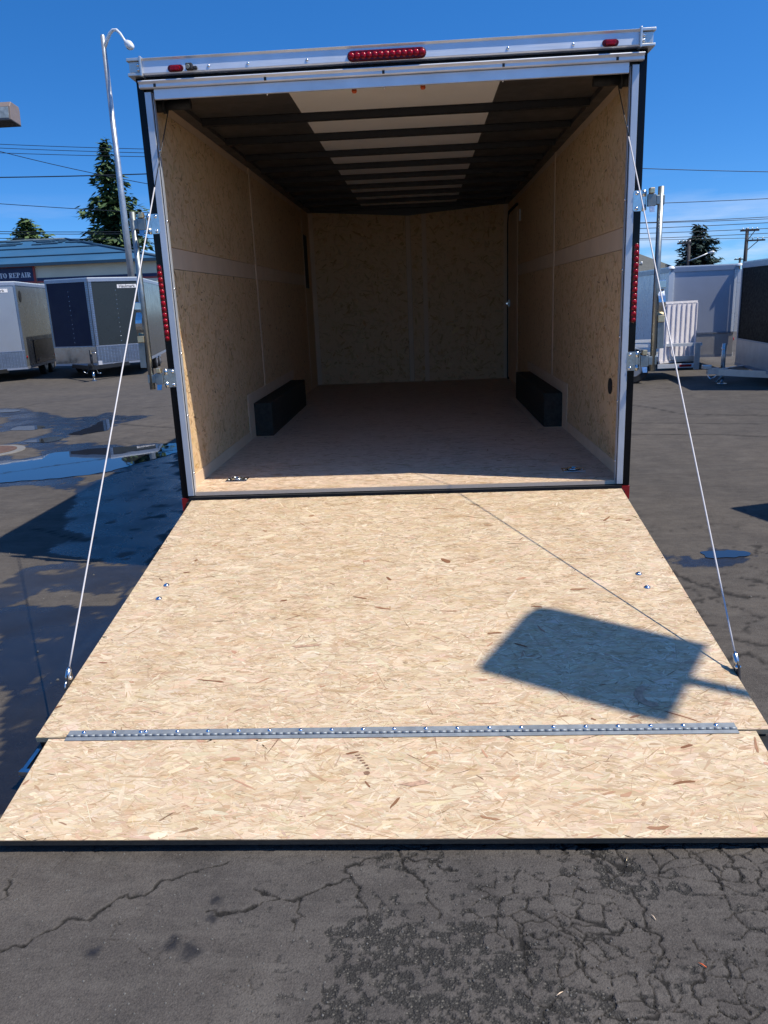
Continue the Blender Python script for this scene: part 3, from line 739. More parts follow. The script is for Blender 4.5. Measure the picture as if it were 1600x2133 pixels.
# --- front wall
for (x0, x1) in ((-1.2545, -0.03), (0.03, 1.2545)):
    p = MB().box((x0, LEN, 0.031), (x1, LEN + 0.015, 2.172)).build('wall_board', 'wall', TR)
    strands('wood_strands', 1500, (x0, LEN, 0.031), X1, Z1, (0, -1, 0), x1 - x0, 2.14, 300 + int(x0 * 10), WALLP, (.07, .45), (.016, .4), 1.1, p, 'wallstrand')
for xb in (0.0, -1.225, 1.225, 0.20):
    MB().box((xb - 0.028, LEN - 0.006, 0.032), (xb + 0.028, LEN + (0.012 if xb == 0 else -0.0015), 2.171)).build('seam_batten', 'strip', TR)
# --- ceiling
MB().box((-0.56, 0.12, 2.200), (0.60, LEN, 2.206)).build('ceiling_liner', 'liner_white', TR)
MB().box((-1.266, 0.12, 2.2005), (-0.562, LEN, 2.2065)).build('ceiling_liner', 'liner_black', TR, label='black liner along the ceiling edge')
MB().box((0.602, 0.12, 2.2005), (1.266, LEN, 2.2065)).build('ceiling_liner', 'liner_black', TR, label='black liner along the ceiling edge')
bow0 = None
for yb in (0.86, 1.47, 2.12, 2.73, 3.34, 3.95, 4.56, 5.17, 5.78):
    if bow0 is None:
        mb = MB()
        prof = [(-0.045, 2.1995), (-0.025, 2.1995), (-0.020, 2.164), (0.020, 2.164), (0.025, 2.1995), (0.045, 2.1995), (0.045, 2.1955), (0.029, 2.1955), (0.024, 2.160), (-0.024, 2.160), (-0.029, 2.1955), (-0.045, 2.1955)]
        mb.prism([(-1.188, 0.86 + a, c_) for a, c_ in prof], (-1.188, 0, 0), (1.188, 0, 0))
        bow0 = mb.build('roof_bow', 'blacksteel', TR)
    else: dup(bow0, TR, (0, yb - 0.86, 0))
MB().prism([(-1.2, 5.96, 2.172), (-1.2, 5.985, 2.172), (-1.2, 5.985, 2.198), (-1.2, 5.96, 2.198)], (-1.2, 0, 0), (1.2, 0, 0)).build('front_roof_bow', 'blacksteel', TR)
MB().add([(-1.2, 5.95, 2.171), (0, 5.95, 2.085), (1.2, 5.95, 2.171), (1.2, 5.96, 2.171), (0, 5.96, 2.085), (-1.2, 5.96, 2.171), ], [(0, 1, 2), (5, 3, 4), (0, 5, 4, 1), (1, 4, 3, 2), (2, 3, 5, 0)]).build('ceiling_valance', 'liner_black', TR)
# --- side door far inside, vent, switch, label
d = MB().box((1.246, 4.98, 0.06), (1.2535, 5.93, 2.03)).build('side_door', 'strip', TR)
g = MB()
for a, b2 in (((5.96, 0.05), (5.96, 1.93)), ((5.96, 1.93), (5.86, 2.06)), ((5.86, 2.06), (5.0, 2.06)), ((5.96, 0.05), (5.88, 0.035))):
    g.bar((1.247, a[0], a[1]), (1.247, b2[0], b2[1]), 0.022, 0.022, (1, 0, 0))
g.build('door_gasket', 'rubber', d)
MB().box((1.225, 5.72, 0.94), (1.2455, 5.80, 1.02)).cyl((1.22, 5.74, 0.98), (1.2, 5.64, 0.98), .012).build('handle', 'zinc', d)
MB().box((1.24, 4.74, 1.86), (1.2545, 4.80, 1.98)).build('light_switch', 'whitetrim', TR, bevel=.004)
v_ = MB(); v_.cyl((1.2546, 0.35, 0.525), (1.249, 0.35, 0.525), 0.047, 24); v_.build('side_vent', 'rubber', TR)
MB().box((-1.2548, 5.46, 1.26), (-1.250, 5.72, 1.88)).build('notice_panel', 'dark', TR)
# --- floor rings
for s in (-1, 1):
    cx_, cy_ = s * 1.035, 0.298
    pan = MB().box((cx_ - .066, cy_ - .048, .031), (cx_ + .066, cy_ + .048, .0345)).build('tie_down_plate', 'zinc', TR, bevel=.003)
    MB().cyl((cx_, cy_, .0346), (cx_, cy_, .0362), .040, 20).build('recess', 'dark', pan)
    rg = MB(); rg.tube([(cx_ + .032 * math.cos(a), cy_ + .030 * math.sin(a), .041) for a in [i * math.pi / 10 for i in range(21)]], .0055, 8); rg.build('ring', 'zinc', pan)
    for a in (-.054, .054):
        MB().dome((cx_ + a, cy_, .0346), (0, 0, 1), .007, .004).build('screw', 'screw', pan)
# --- rear frame
for s in (-1, 1):
    post = MB().box((s * 1.2555, -0.012, 0.0), (s * W, 0.10, 2.222)).build('corner_post', 'black', TR, bevel=.004)
    MB().box((s * 1.246, -0.016, -0.078), (s * 1.296, 0.10, -0.002)).build('reflector_tape', 'redtape', TR)
    jm = MB().box((s * 1.2215, -0.020, 0.012), (s * 1.2548, -0.004, 2.155)).box((s * 1.2155, -0.0035, 0.0125), (s * 1.2185, 0.030, 2.1545)).build('jamb_trim', 'aluz', TR, bevel=.002)
    for zz in (0.14, 0.48, 0.83, 1.18, 1.53, 1.88):
        MB().dome((s * 1.2152, 0.012, zz), (-s, 0, 0), .007, .005).build('screw', 'screw', jm)
    MB().box((s * 1.219, 0.0, 0.031), (s * 1.2545, 0.028, 2.155)).build('door_seal', 'rubber', TR)
    # tail light strip
    tl = MB(); tl.capsule((s * 1.277, -0.0125, 0.915), (s * 1.280, -0.0125, 1.295), .0145, (0, -1, 0), .006); tl = tl.build('tail_light', 'reddark', TR)
    for i in range(13):
        q = i / 12
        c_ = (s * (1.277 + .003 * q), -0.019, 0.918 + .374 * q)
        MB().dome(c_, (0, -1, 0), .0145 if i not in (0, 12) else .011, .008, 10).build('lens', 'red', tl)
# header: rail, drip lip, top jamb
hd = MB()
pr_ = [(-0.050, 2.226), (-0.056, 2.232), (-0.052, 2.290), (-0.062, 2.300), (-0.040, 2.306), (0.07, 2.300), (0.07, 2.226)]
hd.prism([(-1.245, a, c_) for a, c_ in pr_], (-1.245, 0, 0), (1.245, 0, 0))
hd = hd.build('header_rail', 'alu', TR, bevel=.002)
for s in (-1, 1):
    e = MB(); e.box((s * 1.2455, -0.060, 2.222), (s * 1.318, 0.09, 2.236)).box((s * 1.2455, -0.054, 2.2365), (s * 1.308, 0.09, 2.2885)).box((s * 1.2455, -0.064, 2.289), (s * 1.318, 0.09, 2.304))
    e.box((s * 1.240, -0.068, 2.218), (s * 1.252, 0.09, 2.310))
    e = e.build('end_cap', 'cast', TR, bevel=.003)
    for zz in (2.25, 2.272): MB().dome((s * 1.262, -0.0545, zz), (0, -1, 0), .009, .007).build('screw', 'screw', e)
MB().box((-W + .0005, -0.0125, 2.2015), (W - .0005, 0.10, 2.2255)).build('header_panel', 'black', TR)
lp = MB()
pl_ = [(-0.014, 2.168), (-0.040, 2.168), (-0.044, 2.172), (-0.044, 2.186), (-0.058, 2.196), (-0.056, 2.201), (-0.014, 2.2005)]
lp.prism([(-1.272, a, c_) for a, c_ in pl_], (-1.272, 0, 0), (1.272, 0, 0))
lp = lp.build('drip_lip', 'alu', TR, bevel=.0015)
for xx in (-1.19, -0.62, -0.02, 0.58, 1.14):
    MB().box((xx - .006, -0.0465, 2.171), (xx + .006, -0.0442, 2.186)).build('clip', 'dark', lp)
for k, xx in enumerate((-1.0, -0.8, -0.5, 0.5, 0.82)):
    if abs(xx) > .3: MB().dome((xx + .1, -0.0545, 2.25), (0, -1, 0), .008, .006).build('rivet', 'screw', hd)
MB().box((-1.2045, -0.022, 2.118), (1.2045, -0.004, 2.1665)).build('top_jamb_trim', 'alu', TR, bevel=.002)
MB().box((-1.254, 0.0, 2.1560), (1.254, 0.10, 2.2000)).build('header_beam', 'blacksteel', TR)
for k, xx in enumerate((-0.62, -0.02, 0.58)):
    MB().dome((xx, -0.012, 2.1176), (0, 0, -1), .006, .008).build('screw', 'screw', TR)
# header lamps
cl = MB(); cl.capsule((-0.172, -0.0555, 2.2535), (0.172, -0.0555, 2.2535), .0255, (0, -1, 0), .008); cl = cl.build('brake_light', 'reddark', TR)
for i in range(13):
    xx = -0.176 + .352 * i / 12
    MB().dome((xx, -0.0635, 2.2535), (0, -1, 0), .0165, .008, 10).build('lens', 'red', cl)
for xx in (-1.07, 1.10):
    mk = MB(); mk.capsule((xx - .024, -0.0555, 2.247), (xx + .024, -0.0555, 2.247), .0165, (0, -1, 0), .006); mk = mk.build('marker_light', 'reddark', TR)
    MB().capsule((xx - .016, -0.0615, 2.247), (xx + .016, -0.0615, 2.247), .011, (0, -1, 0), .008).build('lens', 'red', mk)
cm = MB().box((-1.012, -0.085, 2.232), (-0.978, -0.0565, 2.262)).build('rear_camera', 'dark', TR, bevel=.004)
MB().cyl((-0.999, -0.085, 2.246), (-0.999, -0.094, 2.243), .010).build('lens', 'glass', cm)
MB().box((-0.977, -0.075, 2.235), (-0.957, -0.0565, 2.249)).build('bracket', 'dark', cm, bevel=.003)
for xx in (-0.181, 0.178):
    oc = MB(); oc.tube([(xx, 0.105, 2.156), (xx, 0.105, 2.134), (xx, 0.105, 2.126)], [.011, .014, .010], 12); oc.build('courtesy_light', 'orange', TR)
# spring roller ends
for s in (-1, 1):
    sp_ = MB(); sp_.tube([(s * 1.245, 0.135, 2.125), (s * 1.21, 0.135, 2.125)], .034, 18)
    sp_.tube([(s * 1.2095, 0.135, 2.125), (s * 1.195, 0.135, 2.125)], .041, 18).tube([(s * 1.1945, 0.135, 2.125), (s * 1.06, 0.135, 2.125)], .026, 14)
    sp_.build('spring_roller', 'rubber', TR)

# --- ramp door
RO = Vector((0.008, -0.093, 0.002)); RE = Vector((0.008, -2.090, -0.322)); FE = Vector((0.008, -2.514, -0.403))
RV = (RE - RO).normalized(); RL = (RE - RO).length; RN = Vector((0, -RV.z * -1, 0)); RN = Vector((0, RV.z, -RV.y))
def TRP(p): return RO + X1 * p[0] + RV * p[1] + RN * p[2]
RB = 1.224
rd = MB().box((-RB, 0, -0.019), (RB, RL, 0), TRP).build('ramp_door', 'osb', TR)
strands('wood_strands', 26000, TRP((-RB, 0, 0)), X1, RV, RN, 2 * RB, RL, 1, PALE, (.058, .48), (.0105, .48), .36, rd, 'strand', zs=.0008)
strands('wood_splinters', 9000, TRP((-RB, 0, 0)), X1, RV, RN, 2 * RB, RL, 2, SPL, (.030, .55), (.0022, .5), .5, rd, 'strand', z0=.0013, zs=.0003)
strands('small_strands', 22000, TRP((-RB, 0, 0)), X1, RV, RN, 2 * RB, RL, 31, PALE + [(8, (.46, .33, .20)), (8, (.74, .64, .48))], (.026, .5), (.0042, .45), .40, rd, 'strand', z0=.0009, zs=.0004)
strands('dark_strands', 44, TRP((-RB, 0, 0)), X1, RV, RN, 2 * RB, RL, 3, [(1, (.24, .115, .06)), (1, (.34, .19, .11)), (1, (.45, .25, .16))], (.045, .4), (.009, .4), .5, rd, 'strand', z0=.0017, zs=.0002)
fr = MB()
fr.box((-RB + .01, 0.01, -0.062), (RB - .01, 0.06, -0.0195), TRP).box((-RB + .01, RL - .05, -0.062), (RB - .01, RL - .002, -0.0195), TRP)
for s in (-1, 1): fr.box((s * (RB - .01), 0.061, -0.062), (s * (RB - .06), RL - .051, -0.0195), TRP)
for q in (.5, 1.0, 1.5): fr.box((-RB + .061, q - .02, -0.060), (RB - .061, q + .02, -0.0195), TRP)
fr.build('ramp_frame', 'blacksteel', rd)
MB().box((-RB + .004, 0.004, -0.066), (RB - .004, RL - .004, -0.0625), TRP).build('ramp_skin', 'black', rd)
for s, u, vv in ((-1, -1.077, 0.988), (-1, -1.076, 1.108), (1, 1.068, 0.980), (1, 1.074, 1.100)):
    MB().cyl(TRP((u, vv, 0.0018)), TRP((u, vv, 0.004)), .0135, 16).dome(TRP((u, vv, 0.0041)), RN, .0125, .006, 12).build('carriage_bolt', 'screw', rd)
# flap
FV = (FE - RE).normalized(); FN = Vector((0, FV.z, -FV.y))
def TFP(p): return RE + X1 * p[0] + FV * p[1] + FN * p[2]
FL = (FE - RE).length; FB = 1.176
fp = MB().box((-FB, 0.006, -0.018), (FB, FL - .0012, 0), TFP).build('ramp_flap', 'osb', TR)
MB().box((-FB, FL - .001, -0.0185), (FB, FL + .0005, -.0002), TFP).build('flap_edge', 'osb_edge_shaded', fp)
strands('wood_strands', 5200, TFP((-FB, 0.007, 0)), X1, FV, FN, 2 * FB, FL - .007, 5, PALE, (.066, .48), (.0125, .48), .38, fp, 'strand', zs=.0008)
strands('wood_splinters', 1500, TFP((-FB, 0.007, 0)), X1, FV, FN, 2 * FB, FL - .007, 6, SPL, (.034, .55), (.0022, .5), .5, fp, 'strand', z0=.0013, zs=.0003)
strands('small_strands', 4200, TFP((-FB, 0.007, 0)), X1, FV, FN, 2 * FB, FL - .007, 32, PALE + [(8, (.46, .33, .20)), (8, (.74, .64, .48))], (.030, .5), (.0048, .45), .42, fp, 'strand', z0=.0009, zs=.0004)
strands('dark_strands', 20, TFP((-FB, 0.007, 0)), X1, FV, FN, 2 * FB, FL - .007, 7, [(1, (.24, .115, .06)), (1, (.36, .20, .12)), (1, (.50, .30, .20))], (.045, .4), (.010, .4), .8, fp, 'strand', z0=.0017, zs=.0002)
# printed and scuffed marks on the boards
def mark(F, pts, parent, col):
    mb = MB(); mb.add([F((u, v_, .0026)) for u, v_ in pts], [list(range(len(pts)))]); o = mb.build('stain_mark', col, parent)
    if o.data.polygons[0].normal.z < 0: o.data.flip_normals()
    return o
MAT['stain'] = plain('brown_stain', (0.22, 0.12, 0.07), .8, var=.5, nscale=90)
MAT['stain2'] = plain('rust_stain', (0.43, 0.27, 0.18), .8, var=.3, nscale=60)
rmk = random.Random(4)
for k in range(6):
    u0, v0 = -.113 + .0072 * k, .100 + .0115 * k; w0 = .010 - .0006 * k
    mark(TFP, [(u0 + w0 * math.cos(a) * rmk.uniform(.6, 1.1), v0 + .0035 * math.sin(a) * rmk.uniform(.6, 1.2)) for a in [i * math.pi / 4 for i in range(8)]], fp, 'stain')
mark(TFP, [(-.079 + .013 * math.cos(a) * rmk.uniform(.7, 1.1), .178 + .008 * math.sin(a)) for a in [i * math.pi / 5 for i in range(10)]], fp, 'stain')
aa = [R(70 + 190 * i / 9) for i in range(10)]
mark(TRP, [(.885 + .050 * math.cos(a), 1.845 + .060 * math.sin(a)) for a in aa] + [(.890 + .026 * math.cos(a), 1.845 + .036 * math.sin(a)) for a in aa[::-1]], rd, 'stain2')
mark(TFP, [(.02, .225), (.10, .210), (.12, .222), (.06, .236)], fp, 'stain2')
mark(TRP, [(-.42, 1.50), (-.30, 1.492), (-.31, 1.503), (-.40, 1.513)], rd, 'stain2')
# piano hinge
ph = MB().box((-1.115, RL - .030, 0.0022), (1.118, RL - .009, 0.0045), TRP).build('hinge_leaf', 'steelhinge', TR)
MB().box((-1.115, 0.004, 0.0022), (1.118, 0.020, 0.0045), TFP).build('hinge_leaf', 'steelhinge', TR)
kn0 = None; NK = 90; wk = 2.233 / NK
for i in range(NK):
    u0 = -1.115 + wk * i
    if kn0 is None:
        kn0 = MB().tube([TRP((u0 + .0006, RL - .002, 0.0042)), TRP((u0 + wk - .0006, RL - .002, 0.0042))], .0048, 8).build('knuckle', 'steelhinge', ph)
    else: dup(kn0, ph, (wk * i, 0, 0))
sc0 = None
for i, u in enumerate([-1.063, -0.958, -0.864, -0.847] + [-0.737 + .1055 * k for k in range(18)]):
    if sc0 is None: sc0 = MB().dome(TRP((u, RL - .0195, 0.0046)), RN, .0082, .0055, 10).build('screw', 'screw', ph)
    else: dup(sc0, ph, (u + 1.063, 0, 0))
# angle brackets under the ramp's free end
lb = MB(); lb.bar((-1.205, -2.10, -.362), (-1.212, -2.196, -.378), .014, .010).bar((-1.222, -2.204, -.380), (-1.120, -2.214, -.381), .020, .016).bar((-1.222, -2.204, -.392), (-1.120, -2.214, -.393), .020, .004)
lb.build('lock_bracket', 'zinc', TR)
lb = MB(); lb.bar((1.20, -2.085, -.355), (1.215, -2.20, -.375), .05, .010).bar((1.16, -2.18, -.372), (1.25, -2.19, -.374), .02, .014)
lb.build('lock_bracket', 'blacksteel', TR)
# --- cables
for s, top, bot, qs in ((-1, (-1.180, 0.120, 2.095), (-1.224, -1.772, -0.215), .185), (1, (1.188, 0.120, 2.085), (1.236, -1.755, -0.205), .12)):
    A_ = Vector(top); B_ = Vector(bot); Q = A_ + (B_ - A_) * qs
    cb = MB().tube([A_, Q], .0028, 8).build('cable', 'darkcable', TR)
    pts = [Q + (B_ - Q) * (i / 24) for i in range(25)]
    MB().tube(pts, .0034, 8).build('cable_sleeve', 'rope', cb)
    dd = (B_ - A_).normalized()
    MB().tube([B_, B_ + dd * .012, B_ + dd * .038, B_ + dd * .05], [.005, .010, .010, .006], 10).build('ferrule', 'zinc', cb)
    e0 = B_ + dd * .05
    lpz = MB(); lpz.tube([e0, e0 + Vector((s * .004, -.012, -.014)), e0 + Vector((s * .002, -.020, -.030)), e0 + Vector((0, -.010, -.040)), e0 + Vector((0, 0.004, -.030)), e0], .0035, 8)
    lpz.build('cable_loop', 'zinc', cb)
    br = MB(); c0 = Vector((s * 1.226 + .008, -1.79, -0.262))
    br.prism([c0 + Vector((0, -.03, -.03)), c0 + Vector((0, .03, -.03)), c0 + Vector((0, .022, .022)), c0 + Vector((0, .004, .034)), c0 + Vector((0, -.014, .026))], (0, 0, 0), (s * .006, 0, 0))
    br = br.build('cable_bracket', 'dark', rd)
    MB().dome(c0 + Vector((s * .0062, 0, .012)), (s, 0, 0), .010, .010).dome(c0 + Vector((-s * .0002, 0, .012)), (-s, 0, 0), .009, .008).build('bolt', 'screw', br)
# --- swing-out bar locks on both rear corners
def barlock(s):
    px = s * 1.390; py = -0.022
    rod = MB().tube([(px, py, 0.640), (px, py, 1.582)], .0155, 14).build('lock_rod', 'zincdark', TR)
    for zc in (1.517, 0.698):
        kp = MB(); pts = []
        x0, x1, z0, z1, r = 1.250, 1.300, zc - .051, zc + .051, .010
        for cx_, cz_, a0 in ((x0 + r, z0 + r, 180), (x1, z0, None), (x1, z1, None), (x0 + r, z1 - r, 90)):
            if a0 is None: pts.append((cx_, cz_))
            else:
                for k in range(5):
                    a = R(a0 + 90 * k / 4) ; pts.append((cx_ + r * math.cos(a), cz_ + r * math.sin(a)))
        pts = pts[:5] + [pts[5], pts[6]] + pts[7:]
        kp.prism([(s * a, -0.016, c_) for a, c_ in pts], (0, 0, 0), (0, -.005, 0))
        kp = kp.build('keeper_plate', 'zinc', TR, bevel=.001)
        for dz in (-.037, .037):
            MB().dome((s * 1.268, -0.0212, zc + dz), (0, -1, 0), .0095, .007, 10).build('bolt', 'screw', kp)
        MB().tube([(s * 1.304, -.022, zc - .052), (s * 1.304, -.022, zc - .020)], .0085, 10).tube([(s * 1.304, -.022, zc + .020), (s * 1.304, -.022, zc + .052)], .0085, 10).build('knuckle', 'zinc', kp)
        MB().box((s * 1.313, -.034, zc - .046), (s * 1.317, -.004, zc + .046)).box((s * 1.296, -.026, zc - .019), (s * 1.3128, -.018, zc + .019)).build('strap', 'zinc', kp)
        MB().box((s * 1.320, -.040, zc - .030), (s * 1.362, -.014, zc + .030)).build('cam_body', 'zincdark', kp, bevel=.003)
        MB().box((s * 1.328, -.046, zc + .031), (s * 1.353, -.012, zc + .060)).build('cam_tab', 'brass', kp, bevel=.004)
        MB().add([(s * 1.326, -.046, zc - .031), (s * 1.354, -.046, zc - .031), (s * 1.352, -.058, zc - .060), (s * 1.329, -.058, zc - .060), (s * 1.326, -.041, zc - .031), (s * 1.354, -.041, zc - .031), (s * 1.352, -.053, zc - .060), (s * 1.329, -.053, zc - .060)], [(0, 1, 2, 3), (7, 6, 5, 4), (0, 4, 5, 1), (1, 5, 6, 2), (2, 6, 7, 3), (3, 7, 4, 0)]).build('cam_lip', 'zinc', kp)
        MB().box((s * 1.3625, -.036, zc - .024), (s * 1.408, -.008, zc + .024)).build('collar', 'zincdark', kp, bevel=.004)
    MB().box((s * 1.394, -.034, 1.075), (s * 1.438, .002, 1.118)).build('handle_clip', 'zinc', rod, bevel=.004)
    h = MB(); n = 9
    prev = None
    for i in range(n):
        q = i / (n - 1); zz = 1.072 - .135 * q; yy = -.020 - .030 * math.sin(q * math.pi) ; xx = 1.412 + .010 * q
        cur = [(s * (xx - .018), yy, zz), (s * (xx + .018), yy, zz), (s * (xx + .018), yy + .006, zz), (s * (xx - .018), yy + .006, zz)]
        if prev is not None:
            m_ = len(h.v); h.add(prev + cur, [(0, 1, 5, 4), (1, 2, 6, 5), (2, 3, 7, 6), (3, 0, 4, 7)])
        prev = cur
    h = h.build('lock_handle', 'zinc', TR)
    MB().box((s * 1.402, -.040, 0.900), (s * 1.438, -.012, 0.936)).build('grip_end', 'brass', h, bevel=.003)
    MB().bar((s * 1.420, -.026, 0.899), (s * 1.424, -.022, 0.762), .034, .018, (0, 1, 0)).build('grip', 'zincdark', h)
barlock(-1); barlock(1)
# --- wheels, tongue
def wheel(parent, c, r=.33, wdt=.14, axis=(1, 0, 0)):
    c = Vector(c); a = Vector(axis).normalized()
    t_ = MB().tube([c - a * wdt * .5, c - a * wdt * .42, c + a * wdt * .42, c + a * wdt * .5], [r * .90, r, r, r * .90], 28).build('wheel', 'tyre', parent)
    for s in (-1, 1):
        MB().tube([c + a * s * wdt * .501, c + a * s * wdt * .53], [r * .62, r * .56], 20).dome(c + a * s * wdt * .531, a * s, r * .2, .03, 12).build('rim', 'rim', t_)
    return t_
for yy in (2.42, 3.32):
    for s in (-1, 1): wheel(TR, (s * 1.175, yy, GZ + .30), .30, .12)
    MB().cyl((-1.1, yy, GZ + .30), (1.1, yy, GZ + .30), .035, 12).build('axle', 'blacksteel', TR)
MB().bar((-.72, LEN + .1, -.15), (0, LEN + 1.25, -.15), .1, .07).bar((.72, LEN + .1, -.15), (0, LEN + 1.25, -.15), .1, .07).build('tongue', 'blacksteel', TR)
MB().cyl((0.09, LEN + 1.0, GZ + .02), (0.09, LEN + 1.0, .25), .03, 12).cyl((0.09, LEN + 1.0, GZ), (0.09, LEN + 1.0, GZ + .018), .08, 14).build('jack', 'zinc', TR)
# ------------------------------------------------------------------ other trailers
def panel(mb, p0, p1, za, zb, off0, off1):
    p0 = Vector((*p0, 0)); p1 = Vector((*p1, 0)); d = (p1 - p0).normalized(); n = Vector((d.y, -d.x, 0))
    vs = [p + n * o + Z1 * z_ for z_ in (za, zb) for p, o in ((p0, off1), (p1, off1), (p1, off0), (p0, off0))]
    mb.add(vs, [(3, 2, 1, 0), (4, 5, 6, 7), (0, 1, 5, 4), (1, 2, 6, 5), (2, 3, 7, 6), (3, 0, 4, 7)]); return mb

def box_trailer(label, loc, rz, hw, ln, z0, z1, nose, m, badge=None, tongue=0.9, group=None, guard=.42, vent=True, jackx=0.0, guard_split=False, cap=False, rivets=True):
    t = thing('enclosed_trailer', label, 'trailer', loc, rz, group, local=True)
    Lc, T_, Rc = (-hw, nose), (0.0, 0.0), (hw, nose)
    bl, br_ = (-hw, ln), (hw, ln)
    core = MB(); plan = [Vector((*p, z0 + .02)) for p in ((T_, Rc, br_, bl, Lc) if nose > .1 else (Rc, br_, bl, Lc))]
    core.prism([Vector((p.x * .985, p.y + .03, p.z)) for p in plan], (0, 0, 0), (0, 0, z1 - z0 - .03)); core.build('body', 'dark', t)
    rail = .085
    gz_ = z0 + guard
    faces = [('front_panel', Lc, T_, m['frontL']), ('front_panel', T_, Rc, m['frontR'])] if nose > .1 else [('front_panel', Lc, Rc, m['frontL'])]
    for nm, a, b_, mt in faces:
        panel(MB(), a, b_, gz_, z1 - rail, -.01, .008).build(nm, mt, t)
        lower = panel(MB(), a, b_, z0 + .03, gz_ - .004, -.01, .016)
        lower.build('stone_guard', m['guardL'] if (a == Lc) else m['guardR'], t)
        panel(MB(), a, b_, gz_ - .002, gz_ + .022, .0165, .024).build('trim_strip', 'toprail', t)
        panel(MB(), a, b_, z0 - .02, z0 + .028, -.01, .022).build('bottom_rail', 'toprail', t)
        panel(MB(), a, b_, z1 - rail + .002, z1, -.01, .022).build('top_rail', 'toprail', t)
        d = (Vector(b_) - Vector(a)); dn = d.normalized()
        for (q0, q1, end) in ((0, .055, 0), (d.length - .055, d.length, 1)):
            if nose > .1 and ((a == T_ and end == 0) or (b_ == T_ and end == 1)): q0, q1 = ((0, .085) if end == 0 else (d.length - .085, d.length))
            pa = Vector(a) + dn * q0; pb = Vector(a) + dn * q1
            panel(MB(), pa, pb, gz_ + .023, z1 - rail, .009, .020).build('corner_trim', m.get('trim', 'platesmall'), t)
        if rivets:
            rv = MB(); mid = Vector(a) + d * .52; n2 = Vector((dn.y, -dn.x, 0))
            for k in range(int((z1 - z0 - .7) / .12)):
                rv.dome(Vector((mid.x, mid.y, gz_ + .12 + .12 * k)) + n2 * .0082, n2, .010, .006, 6, 2)
            o = rv.build('rivets', 'screw', t); o['kind'] = 'stuff'
    for a, b_ in ((bl, Lc), (Rc, br_)):
        panel(MB(), a, b_, z0 + .05, z1 - rail, -.01, .006).build('side_panel', m['side'], t)
        panel(MB(), a, b_, z0 - .02, z0 + .048, -.01, .018).build('bottom_rail', m.get('siderail', 'toprail'), t)
        panel(MB(), a, b_, z1 - rail + .002, z1, -.01, .018).build('top_rail', 'toprail', t)
        s = -1 if a == bl else 1
        if vent:
            e = MB(); c_ = Vector((s * (hw + .006), nose + .28, z1 - .36))
            e.prism([c_ + Vector((0, .13 * math.cos(k * math.pi / 9), .15 * math.sin(k * math.pi / 9))) for k in range(18)], (0, 0, 0), (s * .012, 0, 0)); e.build('side_vent', 'rubber', t)
        for k in range(1):
            MB().dome((s * (hw + .019), nose + .05, z0 + .30), (s, 0, 0), .035, .02).build('side_marker', 'red', t)
    rf = MB(); rp = [Vector((p[0] * 1.005, p[1], z1 + .001)) for p in ((T_, Rc, br_, bl, Lc) if nose > .1 else (Rc, br_, bl, Lc))]
    rf.prism(rp, (0, 0, 0), (0, 0, .02)); rf.build('roof', 'whitetrim', t)
    panel(MB(), br_, bl, z0, z1, -.01, .006).build('rear_door', m['side'], t)
    MB().box((-.035, nose * .25 + .0, z1 - .07), (.035, nose * .25 + .1, z1 - .02)).build('marker_block', 'dark', t) if False else None
    if badge:
        a, b_ = badge; d = (Vector(b_) - Vector(a)).normalized(); n2 = Vector((d.y, -d.x, 0))
        ctr = Vector(((a[0] + b_[0]) / 2, (a[1] + b_[1]) / 2, z1 - .215))
        hw_ = (Vector(b_) - Vector(a)).length / 2
        D3 = Vector((d.x, d.y, 0)); N3 = Vector((n2.x, n2.y, 0))
        bd = MB(); pA = ctr - D3 * hw_; pB = ctr + D3 * hw_
        panel(bd, (pA.x, pA.y), (pB.x, pB.y), z1 - .262, z1 - .168, .009, .013)
        bd = bd.build('name_badge', 'signwhite', t)
        text_mesh('Haulmark', .105, 'lettering', 'lettering', bd, lambda p: ctr + D3 * p.x * 1.06 + N3 * (.0145 + p.z) + Z1 * p.y, bold=.0006)
    if cap:
        for s in (-1, 1):
            panel(MB(), (s * hw - (.02 if s > 0 else .06), nose - .04), (s * hw + (.06 if s > 0 else .02), nose - .04), gz_ + .023, z1 - rail, .01, .05).build('corner_cover', 'whitetrim', t)
            MB().dome((s * hw + s * .02, nose - .05, z1 - .02), (0, 0, 1), .07, .05, 12).build('corner_cap', 'whitetrim', t)
    if tongue:
        f = MB()
        for s in (-1, 1): f.bar((s * hw * .62, nose * .5 + .1, z0 - .03), (0, -tongue, z0 - .03), .05, .10)
        f.bar((0, -tongue + .06, z0 - .01), (0, -tongue - .16, z0 - .01), .09, .10)
        f.build('tongue', m.get('tongue', 'blacksteel'), t)
        j = MB(); jy = -tongue + .08
        j.cyl((jackx, jy, .25), (jackx, jy, z0 + .42), .035, 12).box((jackx - .06, jy - .06, z0 + .0), (jackx + .06, jy + .06, z0 + .04))
        j = j.build('jack', m.get('jack', 'blacksteel'), t)
        MB().cyl((jackx, jy, .012), (jackx, jy, .249), .028, 12).cyl((jackx, jy, 0.0), (jackx, jy, .011), .075, 14).build('jack_foot', 'zinc', j)
        MB().cyl((jackx + .03, jy - .05, z0 + .36), (jackx + .17, jy - .06, z0 + .34), .01, 8).build('crank', 'zinc', j)
        c2 = MB().box((-.05, -tongue - .24, z0 + .02), (.05, -tongue - .10, z0 + .09)).build('coupler', m.get('tongue', 'blacksteel'), t, bevel=.012)
        MB().tube([(-.10, -tongue + .05, z0 - .08), (-.14, -tongue - .06, z0 - .16), (-.20, -tongue - .10, z0 - .10)], .012, 6).build('safety_chain', 'zinc', t)
        MB().tube([(.10, -tongue + .05, z0 - .08), (.15, -tongue - .05, z0 - .17), (.22, -tongue - .08, z0 - .16)], .012, 6).build('safety_chain', 'zinc', t)
